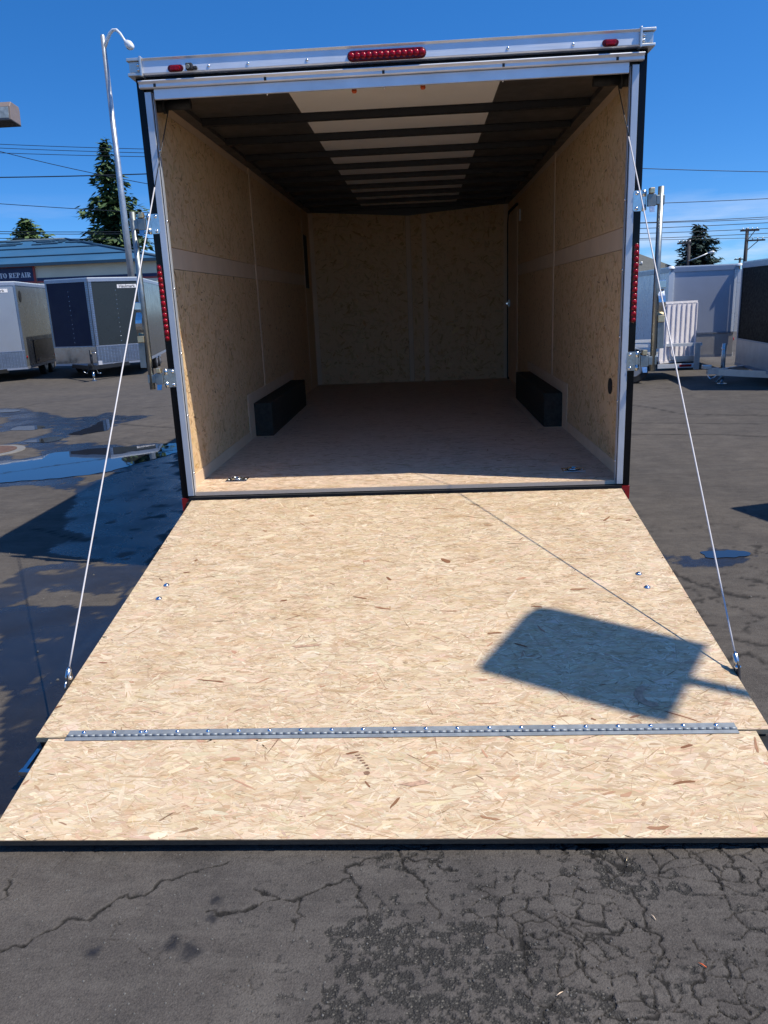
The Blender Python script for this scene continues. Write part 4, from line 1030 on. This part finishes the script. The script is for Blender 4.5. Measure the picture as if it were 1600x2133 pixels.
    for yy in (ln * .52, ln * .52 + .8):
        for s in (-1, 1): wheel(t, (s * (hw - .10), yy, .31), .31, .17)
    return t

GRP = 'enclosed trailers parked along the back of the lot'
hw = 1.21; nose = .62
def along(a, b_, q0, q1): return tuple(a[i] + (b_[i] - a[i]) * q0 for i in (0, 1)), tuple(a[i] + (b_[i] - a[i]) * q1 for i in (0, 1))
tb = box_trailer('charcoal V-nose trailer with navy left front face and tread-plate guard, behind the left lock bar', (-8.60, 16.62, GZ - .197), R(12), hw, 5.8, .37, 2.60, nose,
            dict(frontL='navy', frontR='pewter2', side='darkside', guardL='polish', guardR='plate'), badge=along((0, 0), (hw, nose), .56, .95), group=GRP, guard=.47)
# plate cut-out box and hanging gear at the coupler
MB().box((.14, -.68, .40), (.23, -.66, .50)).build('tag', 'signwhite', tb)
tl_ = box_trailer('silver-fronted pewter trailer cut off by the left edge of the picture', (-11.79, 16.10, GZ - .197), R(12), hw, 5.2, .32, 2.60, nose,
            dict(frontL='grey_front', frontR='grey_front', side='pewter', guardL='plate', guardR='plate'), badge=along((0, 0), (hw, nose), .40, .85), group=GRP, guard=.47)
bp = MB(); panel(bp, (hw, nose + .95), (hw, nose + 4.4), .38, 1.04, .0065, .02); bp.build('lower_side_panel', 'black', tl_)
MB().box((hw + .0205, nose + 1.06, .42), (hw + .024, nose + 1.28, .51)).build('sticker', 'signnavy', tl_)
tw = box_trailer('white trailer with a blue-grey front behind the aluminium ramp gate', (5.40, 10.95, GZ), R(-4), .59, 4.8, .26, 1.90, .03,
            dict(frontL='bluegrey', frontR='bluegrey', side='white', siderail='white', guardL='guard_soft', guardR='guard_soft', trim='whitetrim', tongue='white', jack='cast'), tongue=0, group=GRP, vent=False, cap=True, rivets=False)
bt_ = box_trailer('glossy black trailer with polished lower guard at the right edge of the picture', (5.44, 8.55, GZ), R(-95), 1.05, 5.0, .22, 1.89, .03,
            dict(frontL='blackface', frontR='blackface', side='blackface', guardL='guard_soft', guardR='guard_soft', trim='toprail', tongue='cast', jack='cast'), tongue=.55, group=GRP, vent=False, rivets=False)
box_trailer('white trailer parked out of the picture to the right, seen by its pointed shadow', (3.82, 0.02, GZ), R(-72), 0.62, 3.0, .30, 2.30, .03,
            dict(frontL='white', frontR='white', side='white', guardL='plate', guardR='plate'), tongue=0, vent=False, rivets=False)

# ------------------------------------------------------------------ aluminium utility trailer with ramp gate
ut = thing('utility_trailer', 'low aluminium utility trailer with an upright slatted ramp gate, right of the right lock bar', 'utility trailer', (3.75, 9.4, GZ))
def ub(a, b_): return (a[0], a[1], a[2] + GZ), (b_[0], b_[1], b_[2] + GZ)
MB().box(*ub((1.6, 9.5, .30), (4.85, 10.6, .36))).build('deck', 'cast', ut)
MB().box(*ub((1.6, 9.44, .34), (4.86, 9.495, .40))).box(*ub((1.6, 10.605, .34), (4.86, 10.66, .40))).build('deck_rail', 'cast', ut)
MB().bar((1.6, 9.42, GZ + .61), (4.90, 9.42, GZ + .59), .05, .05).bar((1.6, 10.62, GZ + .61), (4.88, 10.62, GZ + .60), .05, .05).build('side_rail', 'whitetrim', ut)
for xx in (2.6, 3.4, 4.12, 4.84):
    MB().bar((xx, 9.42, GZ + .36), (xx, 9.42, GZ + .565), .04, .04).build('rail_post', 'cast', ut)
gf = MB(); GA, GB = (4.18, 9.36), (4.87, 9.74)
gd = Vector((GB[0] - GA[0], GB[1] - GA[1], 0)); gw = gd.length; gd.normalize(); gn = Vector((gd.y, -gd.x, 0))
def TG(p): return Vector((GA[0], GA[1], GZ)) + gd * p[0] - gn * p[1] + Z1 * p[2]
gf.box((0, -.018, 1.275), (gw + .02, .018, 1.31), TG).box((0, -.02, .29), (gw + .02, .02, .33), TG)
gf.box((gw - .002, -.017, .331), (gw + .033, .017, 1.274), TG).box((-.015, -.015, .331), (.015, .015, 1.274), TG)
gf = gf.build('ramp_gate', 'gate', ut)
for k in range(7):
    xx = .055 + (gw - .075) * k / 6.2
    MB().box((xx - .032, -.012, .332), (xx + .042, .012, 1.272), TG).box((xx + .0425, -.036, .332), (xx + .053, .0115, 1.270), TG).build('slat', 'gate', gf)
MB().box((4.14, 9.28, GZ + .215), (4.80, 9.31, GZ + .285)).build('bumper', 'whitetrim', ut)
MB().box((4.50, 9.272, GZ + .232), (4.70, 9.2795, GZ + .272)).build('reflector', 'red', ut)
MB().box((4.74, 9.27, GZ + .18), (4.83, 9.30, GZ + .62)).build('corner_post', 'cast', ut)
wheel(ut, (3.66, 9.12, GZ + .27), .27, .18, (0, 1, 0))
fd = MB(); 
for k in range(10):
    a0, a1 = math.pi * k / 10, math.pi * (k + 1) / 10
    fd.add([(3.66 + rr * math.cos(a), yy, GZ + .27 + rr * math.sin(a)) for a in (a0, a1) for rr in (.31, .325) for yy in (8.98, 9.26)], [(0, 1, 5, 4), (2, 6, 7, 3), (0, 4, 6, 2), (1, 3, 7, 5)])
fd.build('fender', 'cast', ut)

# ------------------------------------------------------------------ floodlights
def floodlight(label, loc, rz, ph, arm, head, tilt, group):
    t = thing('floodlight', label, 'floodlight', loc, rz, group, local=True)
    MB().tube([(0, 0, 0), (0, 0, ph)], [.065, .055], 14).build('pole', 'galv', t)
    MB().cyl((0, 0, 0.0), (0, 0, .03), .15, 16).build('base_plate', 'galv', t)
    a = MB(); hx, hy, hz = head
    a.tube([(0, 0, ph - .12), (arm * .5, 0, ph - .10), (arm * .8, 0, ph + .0), (arm, 0, ph + .06)], .028, 10); a.build('bracket_arm', 'dark', t)
    cx_ = arm + hx * .5 - .04
    Rm = Matrix.Rotation(tilt, 3, 'X'); c0 = Vector((cx_, 0, ph + .10 + hz / 2))
    def TT(p): return c0 + Rm @ Vector(p)
    h = MB(); pf = [(-hy / 2, -hz / 2), (-hy / 2, hz * .22), (-hy * .36, hz / 2), (hy * .42, hz / 2), (hy / 2, hz * .3), (hy / 2, -hz / 2)]
    h.prism([TT((-hx / 2, a_, b_)) for a_, b_ in pf], TT((-hx / 2, 0, 0)), TT((hx / 2, 0, 0)))
    h = h.build('lamp_housing', 'fixture', t, bevel=.01)
    MB().box((-hx / 2 + .03, -hy / 2 - .008, -hz / 2 + .03), (hx / 2 - .03, -hy / 2 - .001, hz * .18), TT).build('lens', 'glass', h)
    MB().box((-hx / 2, -hy / 2 - .004, -hz / 2 - .012), (hx / 2, hy / 2, -hz / 2 - .001), TT).build('gasket', 'rubber', h)
    return t
FG = 'floodlights on poles around the lot'
floodlight('bronze floodlight box with a clear lens at the left edge, high against the sky', (-8.22, 10.0, GZ), 0.0, 4.62, .93, (.62, .34, .30), R(-6), FG)
floodlight('floodlight out of the picture to the right whose boxy shadow lies on the ramp', (3.80, -2.755, GZ), R(153), 4.15, .42, (.64, .51, .14), R(0), FG)

# ------------------------------------------------------------------ street lamp
lx_, ly_ = -10.775, 26.0
sl_ = thing('street_lamp', 'tall galvanised street lamp with a curved arm behind the trailers', 'street lamp', (lx_, ly_, GZ))
MB().tube([(lx_, ly_, GZ), (lx_, ly_, 4.8), (lx_, ly_, 10.45)], [.135, .115, .078], 16).dome((lx_, ly_, 10.45), (0, 0, 1), .078, .06, 12).build('pole', 'galv', sl_)
arm = [(lx_, ly_, 10.08), (-10.62, 25.97, 10.31), (-10.49, 25.93, 10.49), (-10.34, 25.87, 10.58), (-10.19, 25.81, 10.56), (-10.05, 25.75, 10.42), (-9.93, 25.69, 10.23), (-9.83, 25.62, 10.08)]
MB().tube(arm, [.069, .062, .057, .052, .047, .042, .037, .037], 12).build('arm', 'whitetrim', sl_)
hd_ = MB(); d0 = Vector((.20, -.16, -.17)).normalized(); p0 = Vector((-9.84, 25.63, 10.10))
hd_.tube([p0, p0 + d0 * .05, p0 + d0 * .20, p0 + d0 * .38, p0 + d0 * .46], [.05, .11, .14, .10, .02], 14); hd_ = hd_.build('lamp_head', 'whitetrim', sl_)
MB().dome(p0 + d0 * .20 + Vector((-.02, 0, -.12)), (-.3, -.1, -1), .09, .035, 14).build('lens', 'glass', hd_)
MB().cyl((lx_, ly_, GZ), (lx_, ly_, GZ + .04), .25, 16).build('base_plate', 'galv', sl_)

# ------------------------------------------------------------------ auto repair building
br = thing('repair_shop', 'cream auto repair building with a blue hipped metal roof behind the trailers', 'building', (-20.0, 37.0, GZ))
bx0, bx1, by0, by1, ez = -34.0, -12.6, 35.0, 44.0, 3.50
MB().box((bx0, by0, GZ), (bx1, by1, ez)).build('wall', 'cream', br)
rz_ = 4.98; ry = 39.5; rx1 = -19.0
rfp = MB(); o_ = .35
A0 = Vector((bx0 - o_, by0 - o_, ez + .02)); A1 = Vector((bx1 + o_, by0 - o_, ez + .02)); A2 = Vector((bx1 + o_, by1 + o_, ez + .02)); A3 = Vector((bx0 - o_, by1 + o_, ez + .02))
R0 = Vector((bx0 + 4, ry, rz_)); R1 = Vector((rx1, ry, rz_))
rfp.add([A0, A1, A2, A3, R0, R1], [(0, 1, 5, 4), (1, 2, 5), (2, 3, 4, 5), (3, 0, 4), (3, 2, 1, 0)])
rfp = rfp.build('roof', 'roofblue', br)
fc = MB().box((bx0 - o_ - .02, by0 - o_ - .03, ez - .10), (bx1 + o_ + .02, by0 - o_ - .005, ez + .045)).box((bx1 + o_ + .005, by0 - o_, ez - .10), (bx1 + o_ + .03, by1, ez + .045)).build('fascia', 'roofseam', rfp)
rc = MB(); rc.tube([R0 + Z1 * .03, R1 + Z1 * .03], .07, 8).tube([R1 + Z1 * .03, A1 + Z1 * .03], .07, 8).tube([R1 + Z1 * .03, A2 + Z1 * .03], .07, 8); rc.build('ridge_cap', 'roofseam', rfp)
# sheet laps and a few lifted shingles tabs near the ridge
for q in (.28, .62):
    e0 = A0.lerp(R0, q); e1 = A1.lerp(R1, q)
    nn = (A1 - A0).cross(R0 - A0).normalized()
    lp_ = MB(); lp_.bar(e0 + nn * .03, e1 + nn * .03, .10, .05, nn); lp_.build('sheet_lap', 'roofseam', rfp)
rr_ = random.Random(5)
tbm = MB(); nn = (A1 - A0).cross(R0 - A0).normalized()
for k in range(34):
    q = rr_.uniform(.80, .98); e0 = A0.lerp(R0, q); e1 = A1.lerp(R1, q); u_ = rr_.uniform(.35, 1.0)
    p = e0.lerp(e1, u_) + nn * .03; tbm.bar(p, p + X1 * rr_.uniform(.3, 1.0), .16, .05, nn)
tbm.build('loose_tabs', 'roofseam', rfp)['kind'] = 'stuff'
MB().box((-18.74, by0 - .02, 2.70), (bx1 + .01, by0 - .001, 2.85)).box((bx0, by0 - .02, 2.70), (-21.78, by0 - .001, 2.85)).build('navy_stripe', 'signnavy', br)
MB().box((-18.74, by0 - .022, 2.62), (bx1 + .012, by0 - .001, 2.698)).box((bx0, by0 - .022, 2.62), (-21.78, by0 - .001, 2.698)).build('red_stripe', 'signred', br)
sg = thing('shop_sign', 'navy AUTO REPAIR sign with a red border on the cream wall', 'sign', (-20.0, 34.9, 2.6))
MB().box((-21.75, 34.90, 2.62), (-18.76, 34.975, 3.49)).build('border', 'signred', sg)
sf = MB().box((-21.66, 34.88, 2.70), (-18.85, 34.899, 3.38)).build('panel', 'signnavy', sg)
def letters(word, x0, z0, h, y):
    """fat-face serif capitals cut as solid shapes"""
    mb = MB(); x = x0; th = h * .27; tn = h * .09
    def bx_(a, b_, c_, d_): mb.box((a, y - .012, z0 + c_), (b_, y, z0 + d_))
    def ringarc(cx_, cz_, rx, rz2, tx, tz, a0, a1, n=14):
        for k in range(n):
            t0 = a0 + (a1 - a0) * k / n; t1 = a0 + (a1 - a0) * (k + 1) / n
            q = [(cx_ + rx * math.cos(t0), cz_ + rz2 * math.sin(t0)), (cx_ + rx * math.cos(t1), cz_ + rz2 * math.sin(t1)), (cx_ + (rx - tx) * math.cos(t1), cz_ + (rz2 - tz) * math.sin(t1)), (cx_ + (rx - tx) * math.cos(t0), cz_ + (rz2 - tz) * math.sin(t0))]
            mb.prism([(a_, y - .012, z0 + b_) for a_, b_ in q], (0, 0, 0), (0, .012, 0))
    def diag(xa, za, xb, zb, wd):
        mb.prism([(xa - wd / 2, y - .012, z0 + za), (xa + wd / 2, y - .012, z0 + za), (xb + wd / 2, y - .012, z0 + zb), (xb - wd / 2, y - .012, z0 + zb)], (0, 0, 0), (0, .012, 0))
    for ch in word:
        if ch == ' ': x += h * .42; continue
        w_ = h * {'I': .50, 'T': .82, 'A': .92, 'O': .90, 'U': .95}.get(ch, .86)
        if ch == 'T':
            bx_(x, x + w_, h - tn, h); bx_(x + w_ / 2 - th / 2, x + w_ / 2 + th / 2, tn, h - tn); bx_(x + w_ * .22, x + w_ * .78, 0, tn); bx_(x, x + tn, h * .72, h - tn); bx_(x + w_ - tn, x + w_, h * .72, h - tn)
        elif ch == 'I':
            bx_(x, x + w_, h - tn, h); bx_(x + w_ / 2 - th / 2, x + w_ / 2 + th / 2, tn, h - tn); bx_(x, x + w_, 0, tn)
        elif ch == 'O': ringarc(x + w_ / 2, h / 2, w_ / 2, h / 2, th, tn, 0, 2 * math.pi, 24)
        elif ch == 'U':
            bx_(x + .04 * h, x + .04 * h + th, h * .35, h - tn); bx_(x - .02 * h, x + th + .12 * h, h - tn, h); bx_(x + w_ - .16 * h, x + w_ - .16 * h + tn, h * .35, h - tn); bx_(x + w_ - .28 * h, x + w_ + .02 * h, h - tn, h)
            ringarc(x + (w_ - .16 * h + tn + .04 * h) / 2, h * .35, (w_ - .2 * h + tn) / 2, h * .35, th * .8, tn, math.pi, 2 * math.pi)
        elif ch == 'A':
            diag(x + w_ * .18, tn, x + w_ * .48, h, tn * 1.1); diag(x + w_ * .76, tn, x + w_ * .50, h, th); bx_(x, x + w_ * .38, 0, tn); bx_(x + w_ * .52, x + w_, 0, tn); bx_(x + w_ * .28, x + w_ * .62, h * .28, h * .28 + tn)
        else:
            bx_(x + .08 * h, x + .08 * h + th, tn, h - tn); bx_(x, x + .16 * h + th, 0, tn); bx_(x, x + .16 * h + th, h - tn, h)
            s_ = x + .08 * h + th
            if ch in 'RP':
                ringarc(s_, h * .73, w_ - .12 * h - th, h * .27, th * .9, tn, -math.pi / 2, math.pi / 2)
                if ch == 'R': diag(x + w_ * .82, 0, s_ + .06 * h, h * .48, th); 
            elif ch == 'E':
                bx_(s_, x + w_, 0, tn); bx_(s_, x + w_ - .04 * h, h - tn, h); bx_(s_, x + w_ * .75, h * .5 - tn / 2, h * .5 + tn / 2); bx_(x + w_ - tn, x + w_, tn, h * .3); bx_(x + w_ - tn - .04 * h, x + w_ - .04 * h, h * .7, h - tn); bx_(x + w_ * .75 - tn, x + w_ * .75, h * .38, h * .62)
        x += w_ + h * .07
    return mb, x
mb, xe = letters('AUTO REPAIR', 0, 0, .235, 0)
KX = .90; sh = -18.95 - xe * KX
mb2 = MB(); mb2.add([(v_[0] * KX + sh, v_[1] + 34.879, v_[2] + 2.90) for v_ in mb.v], mb.f); mb2.build('lettering', 'signwhite', sf)

# ------------------------------------------------------------------ grey-roofed house on the right
ho = thing('house', 'house with a grey shingle roof behind the white trailer', 'house', (18.0, 62.0, GZ))
MB().box((14.6, 60, GZ), (20.0, 68, 2.4)).build('wall', 'housewall', ho)
rh_ = MB(); rh_.add([(14.2, 59.5, 2.38), (20.6, 59.5, 2.38), (20.6, 68.5, 2.38), (14.2, 68.5, 2.38), (17.45, 62.5, 4.05), (17.45, 66.0, 4.05)], [(0, 1, 4), (1, 2, 5, 4), (2, 3, 5), (3, 0, 4, 5), (3, 2, 1, 0)])
rh_ = rh_.build('roof', 'greyroof', ho)
for xx, yy, zz in ((17.5, 60.6, 3.03), (19.2, 61.2, 2.75)): MB().cyl((xx, yy, zz), (xx, yy, zz + .22), .07, 8).build('vent_pipe', 'whitetrim', rh_)

# ------------------------------------------------------------------ utility poles and wires
def upole(label, x, y, h, arms, lamp=False):
    t = thing('utility_pole', label, 'utility pole', (x, y, GZ), 0, 'utility poles behind the lot')
    MB().tube([(x, y, GZ), (x, y, h)], [.17, .12], 10).build('pole', 'wood', t)
    for (a, b_, z_) in arms:
        c_ = MB().box((x + a, y - .14, z_ - .06), (x + b_, y - .125 + .08, z_ + .06))
        if abs(b_) > .7 or abs(a) > .7: c_.bar((x, y - .09, z_ - .75), (x + (b_ if b_ > -a else a) * .62, y - .09, z_ - .05), .05, .05)
        c_ = c_.build('crossarm', 'wood', t)
        for k in range(4):
            xx = x + a + (b_ - a) * (k + .5) / 4
            MB().cyl((xx, y - .10, z_ + .061), (xx, y - .10, z_ + .2), .035, 8).build('insulator', 'cast', c_)
    if lamp:
        la = MB(); la.tube([(x, y - .12, h - 1.55), (x + .6, y - .3, h - 1.35), (x + 1.3, y - .5, h - 1.05)], .04, 8).tube([(x + 1.28, y - .5, h - 1.06), (x + 1.6, y - .55, h - 1.0), (x + 1.75, y - .6, h - 1.02)], [.06, .11, .03], 10)
        la.build('street_light_arm', 'whitetrim', t)
upole('tall utility pole with a long crossarm right of the cedar', 25.2, 60, 5.33, [(-.55, .85, 5.15), (-.15, 1.35, 4.42)])
upole('utility pole with a lamp arm in front of the cedar', 20.40, 58.5, 4.62, [(-.9, .15, 4.35)], lamp=True)
upole('small far utility pole between the cedar and the tall pole', 38.6, 96, 4.40, [(-.7, .7, 4.2)])
WIRES = [
    ('uppermost of the three thin wires left of the lamp post', (-31.585, 46.0, 11.695), (-9.859, 46.0, 9.993)),
    ('middle of the three thin wires left of the lamp post', (-31.63, 46.0, 11.482), (-9.877, 46.0, 9.781)),
    ('lowest of the three thin wires left of the lamp post', (-31.695, 46.0, 11.176), (-9.892, 46.0, 9.608)),
    ('thick dark wire crossing the spire of the tall conifer', (-28.217, 40.0, 8.498), (-8.748, 40.0, 8.004)),
    ('sagging wire sloping down to the tall conifer', (-29.555, 43.0, 11.736), (-9.505, 43.0, 6.655)),
    ('single wire left of the tall conifer at mid height', (-30.973, 44.0, 8.209), (-9.77, 44.0, 6.051)),
    ('upper of the wires just above the blue roof', (-30.075, 42.0, 6.081), (-9.418, 42.0, 5.177)),
    ('middle of the wires just above the blue roof', (-30.099, 42.0, 5.964), (-9.428, 42.0, 5.062)),
    ('lowest of the wires just above the blue roof', (-30.148, 42.0, 5.736), (-9.453, 42.0, 4.775)),
    ('highest dark wire right of the big trailer', (8.967, 46.0, 8.308), (27.559, 46.0, 7.033)),
    ('second wire down right of the big trailer', (9.013, 46.0, 6.064), (27.686, 46.0, 6.008)),
    ('upper of the paired wires right of the big trailer', (9.212, 47.0, 5.049), (28.357, 47.0, 5.102)),
    ('lower of the paired wires right of the big trailer', (9.3, 47.5, 5.109), (28.655, 47.5, 4.953)),
    ('wire just below the paired wires on the right', (9.396, 48.0, 4.785), (28.947, 48.0, 4.847)),
    ('wire crossing the top of the right cedar', (9.578, 49.0, 4.576), (29.545, 49.0, 4.537)),
    ('wire crossing the middle of the right cedar', (9.673, 49.5, 4.291), (29.854, 49.5, 4.294)),
    ('thin wire below the others on the right', (10.115, 52.0, 4.456), (31.287, 52.0, 4.0)),
]
for k, (lb_, a, b_) in enumerate(WIRES):
    A_ = Vector(a); B_ = Vector(b_); sag = .12 if 'sagging' not in lb_ else .45
    pts = [A_.lerp(B_, i / 16) + Z1 * (-sag * 4 * (i / 16) * (1 - i / 16) + sag * .75) for i in range(17)]
    o = MB().tube(pts, .030 if 'thick' in lb_ else (.018 if 'thin' in lb_ else .021), 6).build('power_line', 'wire')
    tag(o, lb_, 'wire', 'overhead wires behind the lot')

# ------------------------------------------------------------------ trees
def tree(label, x, y, top, base, rad, mat, seed, prof, levels, per, droop, clump, jitter=.25, gap=.0, trunk_r=.25, cat='tree', sx=1.0):
    r = np.random.default_rng(seed)
    t = thing('conifer_tree', label, cat, (x, y, GZ))
    MB().tube([(x, y, GZ), (x, y, base + (top - base) * .5), (x, y, top - .1)], [trunk_r, trunk_r * .6, .03], 10).build('trunk', 'bark', t)
    V_, F_, C_ = [], [], []
    H = top - base
    for i in range(levels):
        q = (i + r.uniform(-.4, .4)) / levels; q = min(max(q, 0), .995)
        z_ = base + H * q
        R0_ = rad * prof(q) * r.uniform(1 - jitter, 1 + jitter * .6)
        nb = max(3, int(per * (prof(q) * .7 + .35)))
        ph = r.uniform(0, 6.28)
        for j in range(nb):
            if r.uniform() < gap: continue
            a = ph + 6.283 * j / nb + r.uniform(-.25, .25); Lb = R0_ * r.uniform(.72, 1.12)
            ncl = max(2, int(Lb / clump * 2.8))
            for c_ in range(ncl):
                s = (c_ + r.uniform(0, 1)) / ncl
                if s < .18 and r.uniform() < .6: continue
                rr = Lb * s; zz = z_ - droop * Lb * (s ** 1.4) + .10 * Lb * max(0, s - .7) * 2
                cx_ = x + sx * rr * math.cos(a); cy_ = y + rr * math.sin(a)
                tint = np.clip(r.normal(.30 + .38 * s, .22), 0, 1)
                for f in range(4):
                    aa = a + r.uniform(-1.0, 1.0); ll = clump * r.uniform(.55, 1.25); wd = ll * r.uniform(.28, .5)
                    d = np.array([math.cos(aa) * sx, math.sin(aa), r.uniform(-.75, .25)]); d /= np.linalg.norm(d)
                    u_ = np.cross(d, [0, 0, 1]); u_ /= np.linalg.norm(u_) + 1e-9
                    u_ = u_ * math.cos(r.uniform(-.9, .9)) + np.array([0, 0, 1]) * r.uniform(-.6, .6)
                    p = np.array([cx_, cy_, zz]) + r.normal(0, clump * .22, 3)
                    n0 = len(V_)
                    V_ += [p - d * ll * .4 - u_ * wd * .2, p + u_ * wd * .55, p + d * ll * .65, p - u_ * wd * .55 + d * ll * .1]
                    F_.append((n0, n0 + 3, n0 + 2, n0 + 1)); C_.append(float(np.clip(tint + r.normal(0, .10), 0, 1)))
    me = bpy.data.meshes.new('crown'); o_ = np.array([x, y, GZ])
    me.from_pydata([tuple(p - o_) for p in V_], [], F_)
    at = me.attributes.new('tint', 'FLOAT', 'FACE'); at.data.foreach_set('value', C_)
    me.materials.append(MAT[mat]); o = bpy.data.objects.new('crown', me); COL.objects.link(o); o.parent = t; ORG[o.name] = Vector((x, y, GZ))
    return t
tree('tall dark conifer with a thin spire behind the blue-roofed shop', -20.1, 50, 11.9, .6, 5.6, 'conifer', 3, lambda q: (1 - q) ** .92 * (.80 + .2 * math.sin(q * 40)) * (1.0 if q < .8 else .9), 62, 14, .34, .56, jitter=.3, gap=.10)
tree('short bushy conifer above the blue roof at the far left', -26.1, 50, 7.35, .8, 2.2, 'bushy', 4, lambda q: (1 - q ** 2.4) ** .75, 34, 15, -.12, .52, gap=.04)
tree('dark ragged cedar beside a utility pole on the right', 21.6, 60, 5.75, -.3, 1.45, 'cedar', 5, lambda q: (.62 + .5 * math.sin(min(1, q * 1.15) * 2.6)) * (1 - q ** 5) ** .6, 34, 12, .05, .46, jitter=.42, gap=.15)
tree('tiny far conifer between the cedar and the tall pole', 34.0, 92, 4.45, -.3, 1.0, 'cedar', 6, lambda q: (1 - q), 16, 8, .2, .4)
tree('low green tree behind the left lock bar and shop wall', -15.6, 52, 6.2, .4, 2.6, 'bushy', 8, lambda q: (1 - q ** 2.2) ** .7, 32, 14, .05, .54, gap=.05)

# ------------------------------------------------------------------ small things on the ground
mh = thing('manhole_cover', 'round rusty manhole cover beside the long puddle', 'manhole', (-4.95, 4.36, GZ))
MB().cyl((-4.95, 4.36, GZ - .03), (-4.95, 4.36, GZ + .012), .40, 28).build('collar', 'concrete', mh)
MB().cyl((-4.95, 4.36, GZ + .0125), (-4.95, 4.36, GZ + .018), .31, 28).build('lid', 'iron', mh)
r = np.random.default_rng(77); gvm = MB()
for k in range(900):
    if k < 650: px_, py_, s = r.uniform(-1.15, 1.1), r.uniform(-3.1, -2.5), r.uniform(.0012, .0038)
    else: px_, py_, s = r.uniform(-3.5, 3.2), r.uniform(-2.4, 5), r.uniform(.003, .008)
    if k >= 650 and abs(px_) < 1.35: continue
    gvm.dome((px_, py_, GZ - .002), (r.uniform(-.3, .3), r.uniform(-.3, .3), 1), s, s * .9, 5, 2)
gv = gvm.build('loose_grit', plain('grit_stone', (.095, .09, .082), .85, var=.5, nscale=30)); gv['kind'] = 'stuff'
# twigs and leaves near the ramp
for lb_, px_, py_, a, mt in (('pale twig on the cracked asphalt below the ramp lip', .675, -2.76, 1.9, 'strip'), ('pale splinter on the ravelled asphalt at the bottom of the picture', .405, -2.985, .6, 'strip'), ('orange leaf sliver on the asphalt near the lower right corner', .745, -2.905, 2.4, 'orange'), ('brown leaf bit on the asphalt under the ramp lip', .662, -2.55, 1.2, 'brass')):
    d = Vector((math.cos(a), math.sin(a), 0)); p = Vector((px_, py_, GZ + .0035))
    o = MB().tube([p - d * .010, p + Z1 * .0015, p + d * .010], [.0008, .0015, .0006], 6).build('twig', mt); tag(o, lb_, 'twig', 'litter on the asphalt')
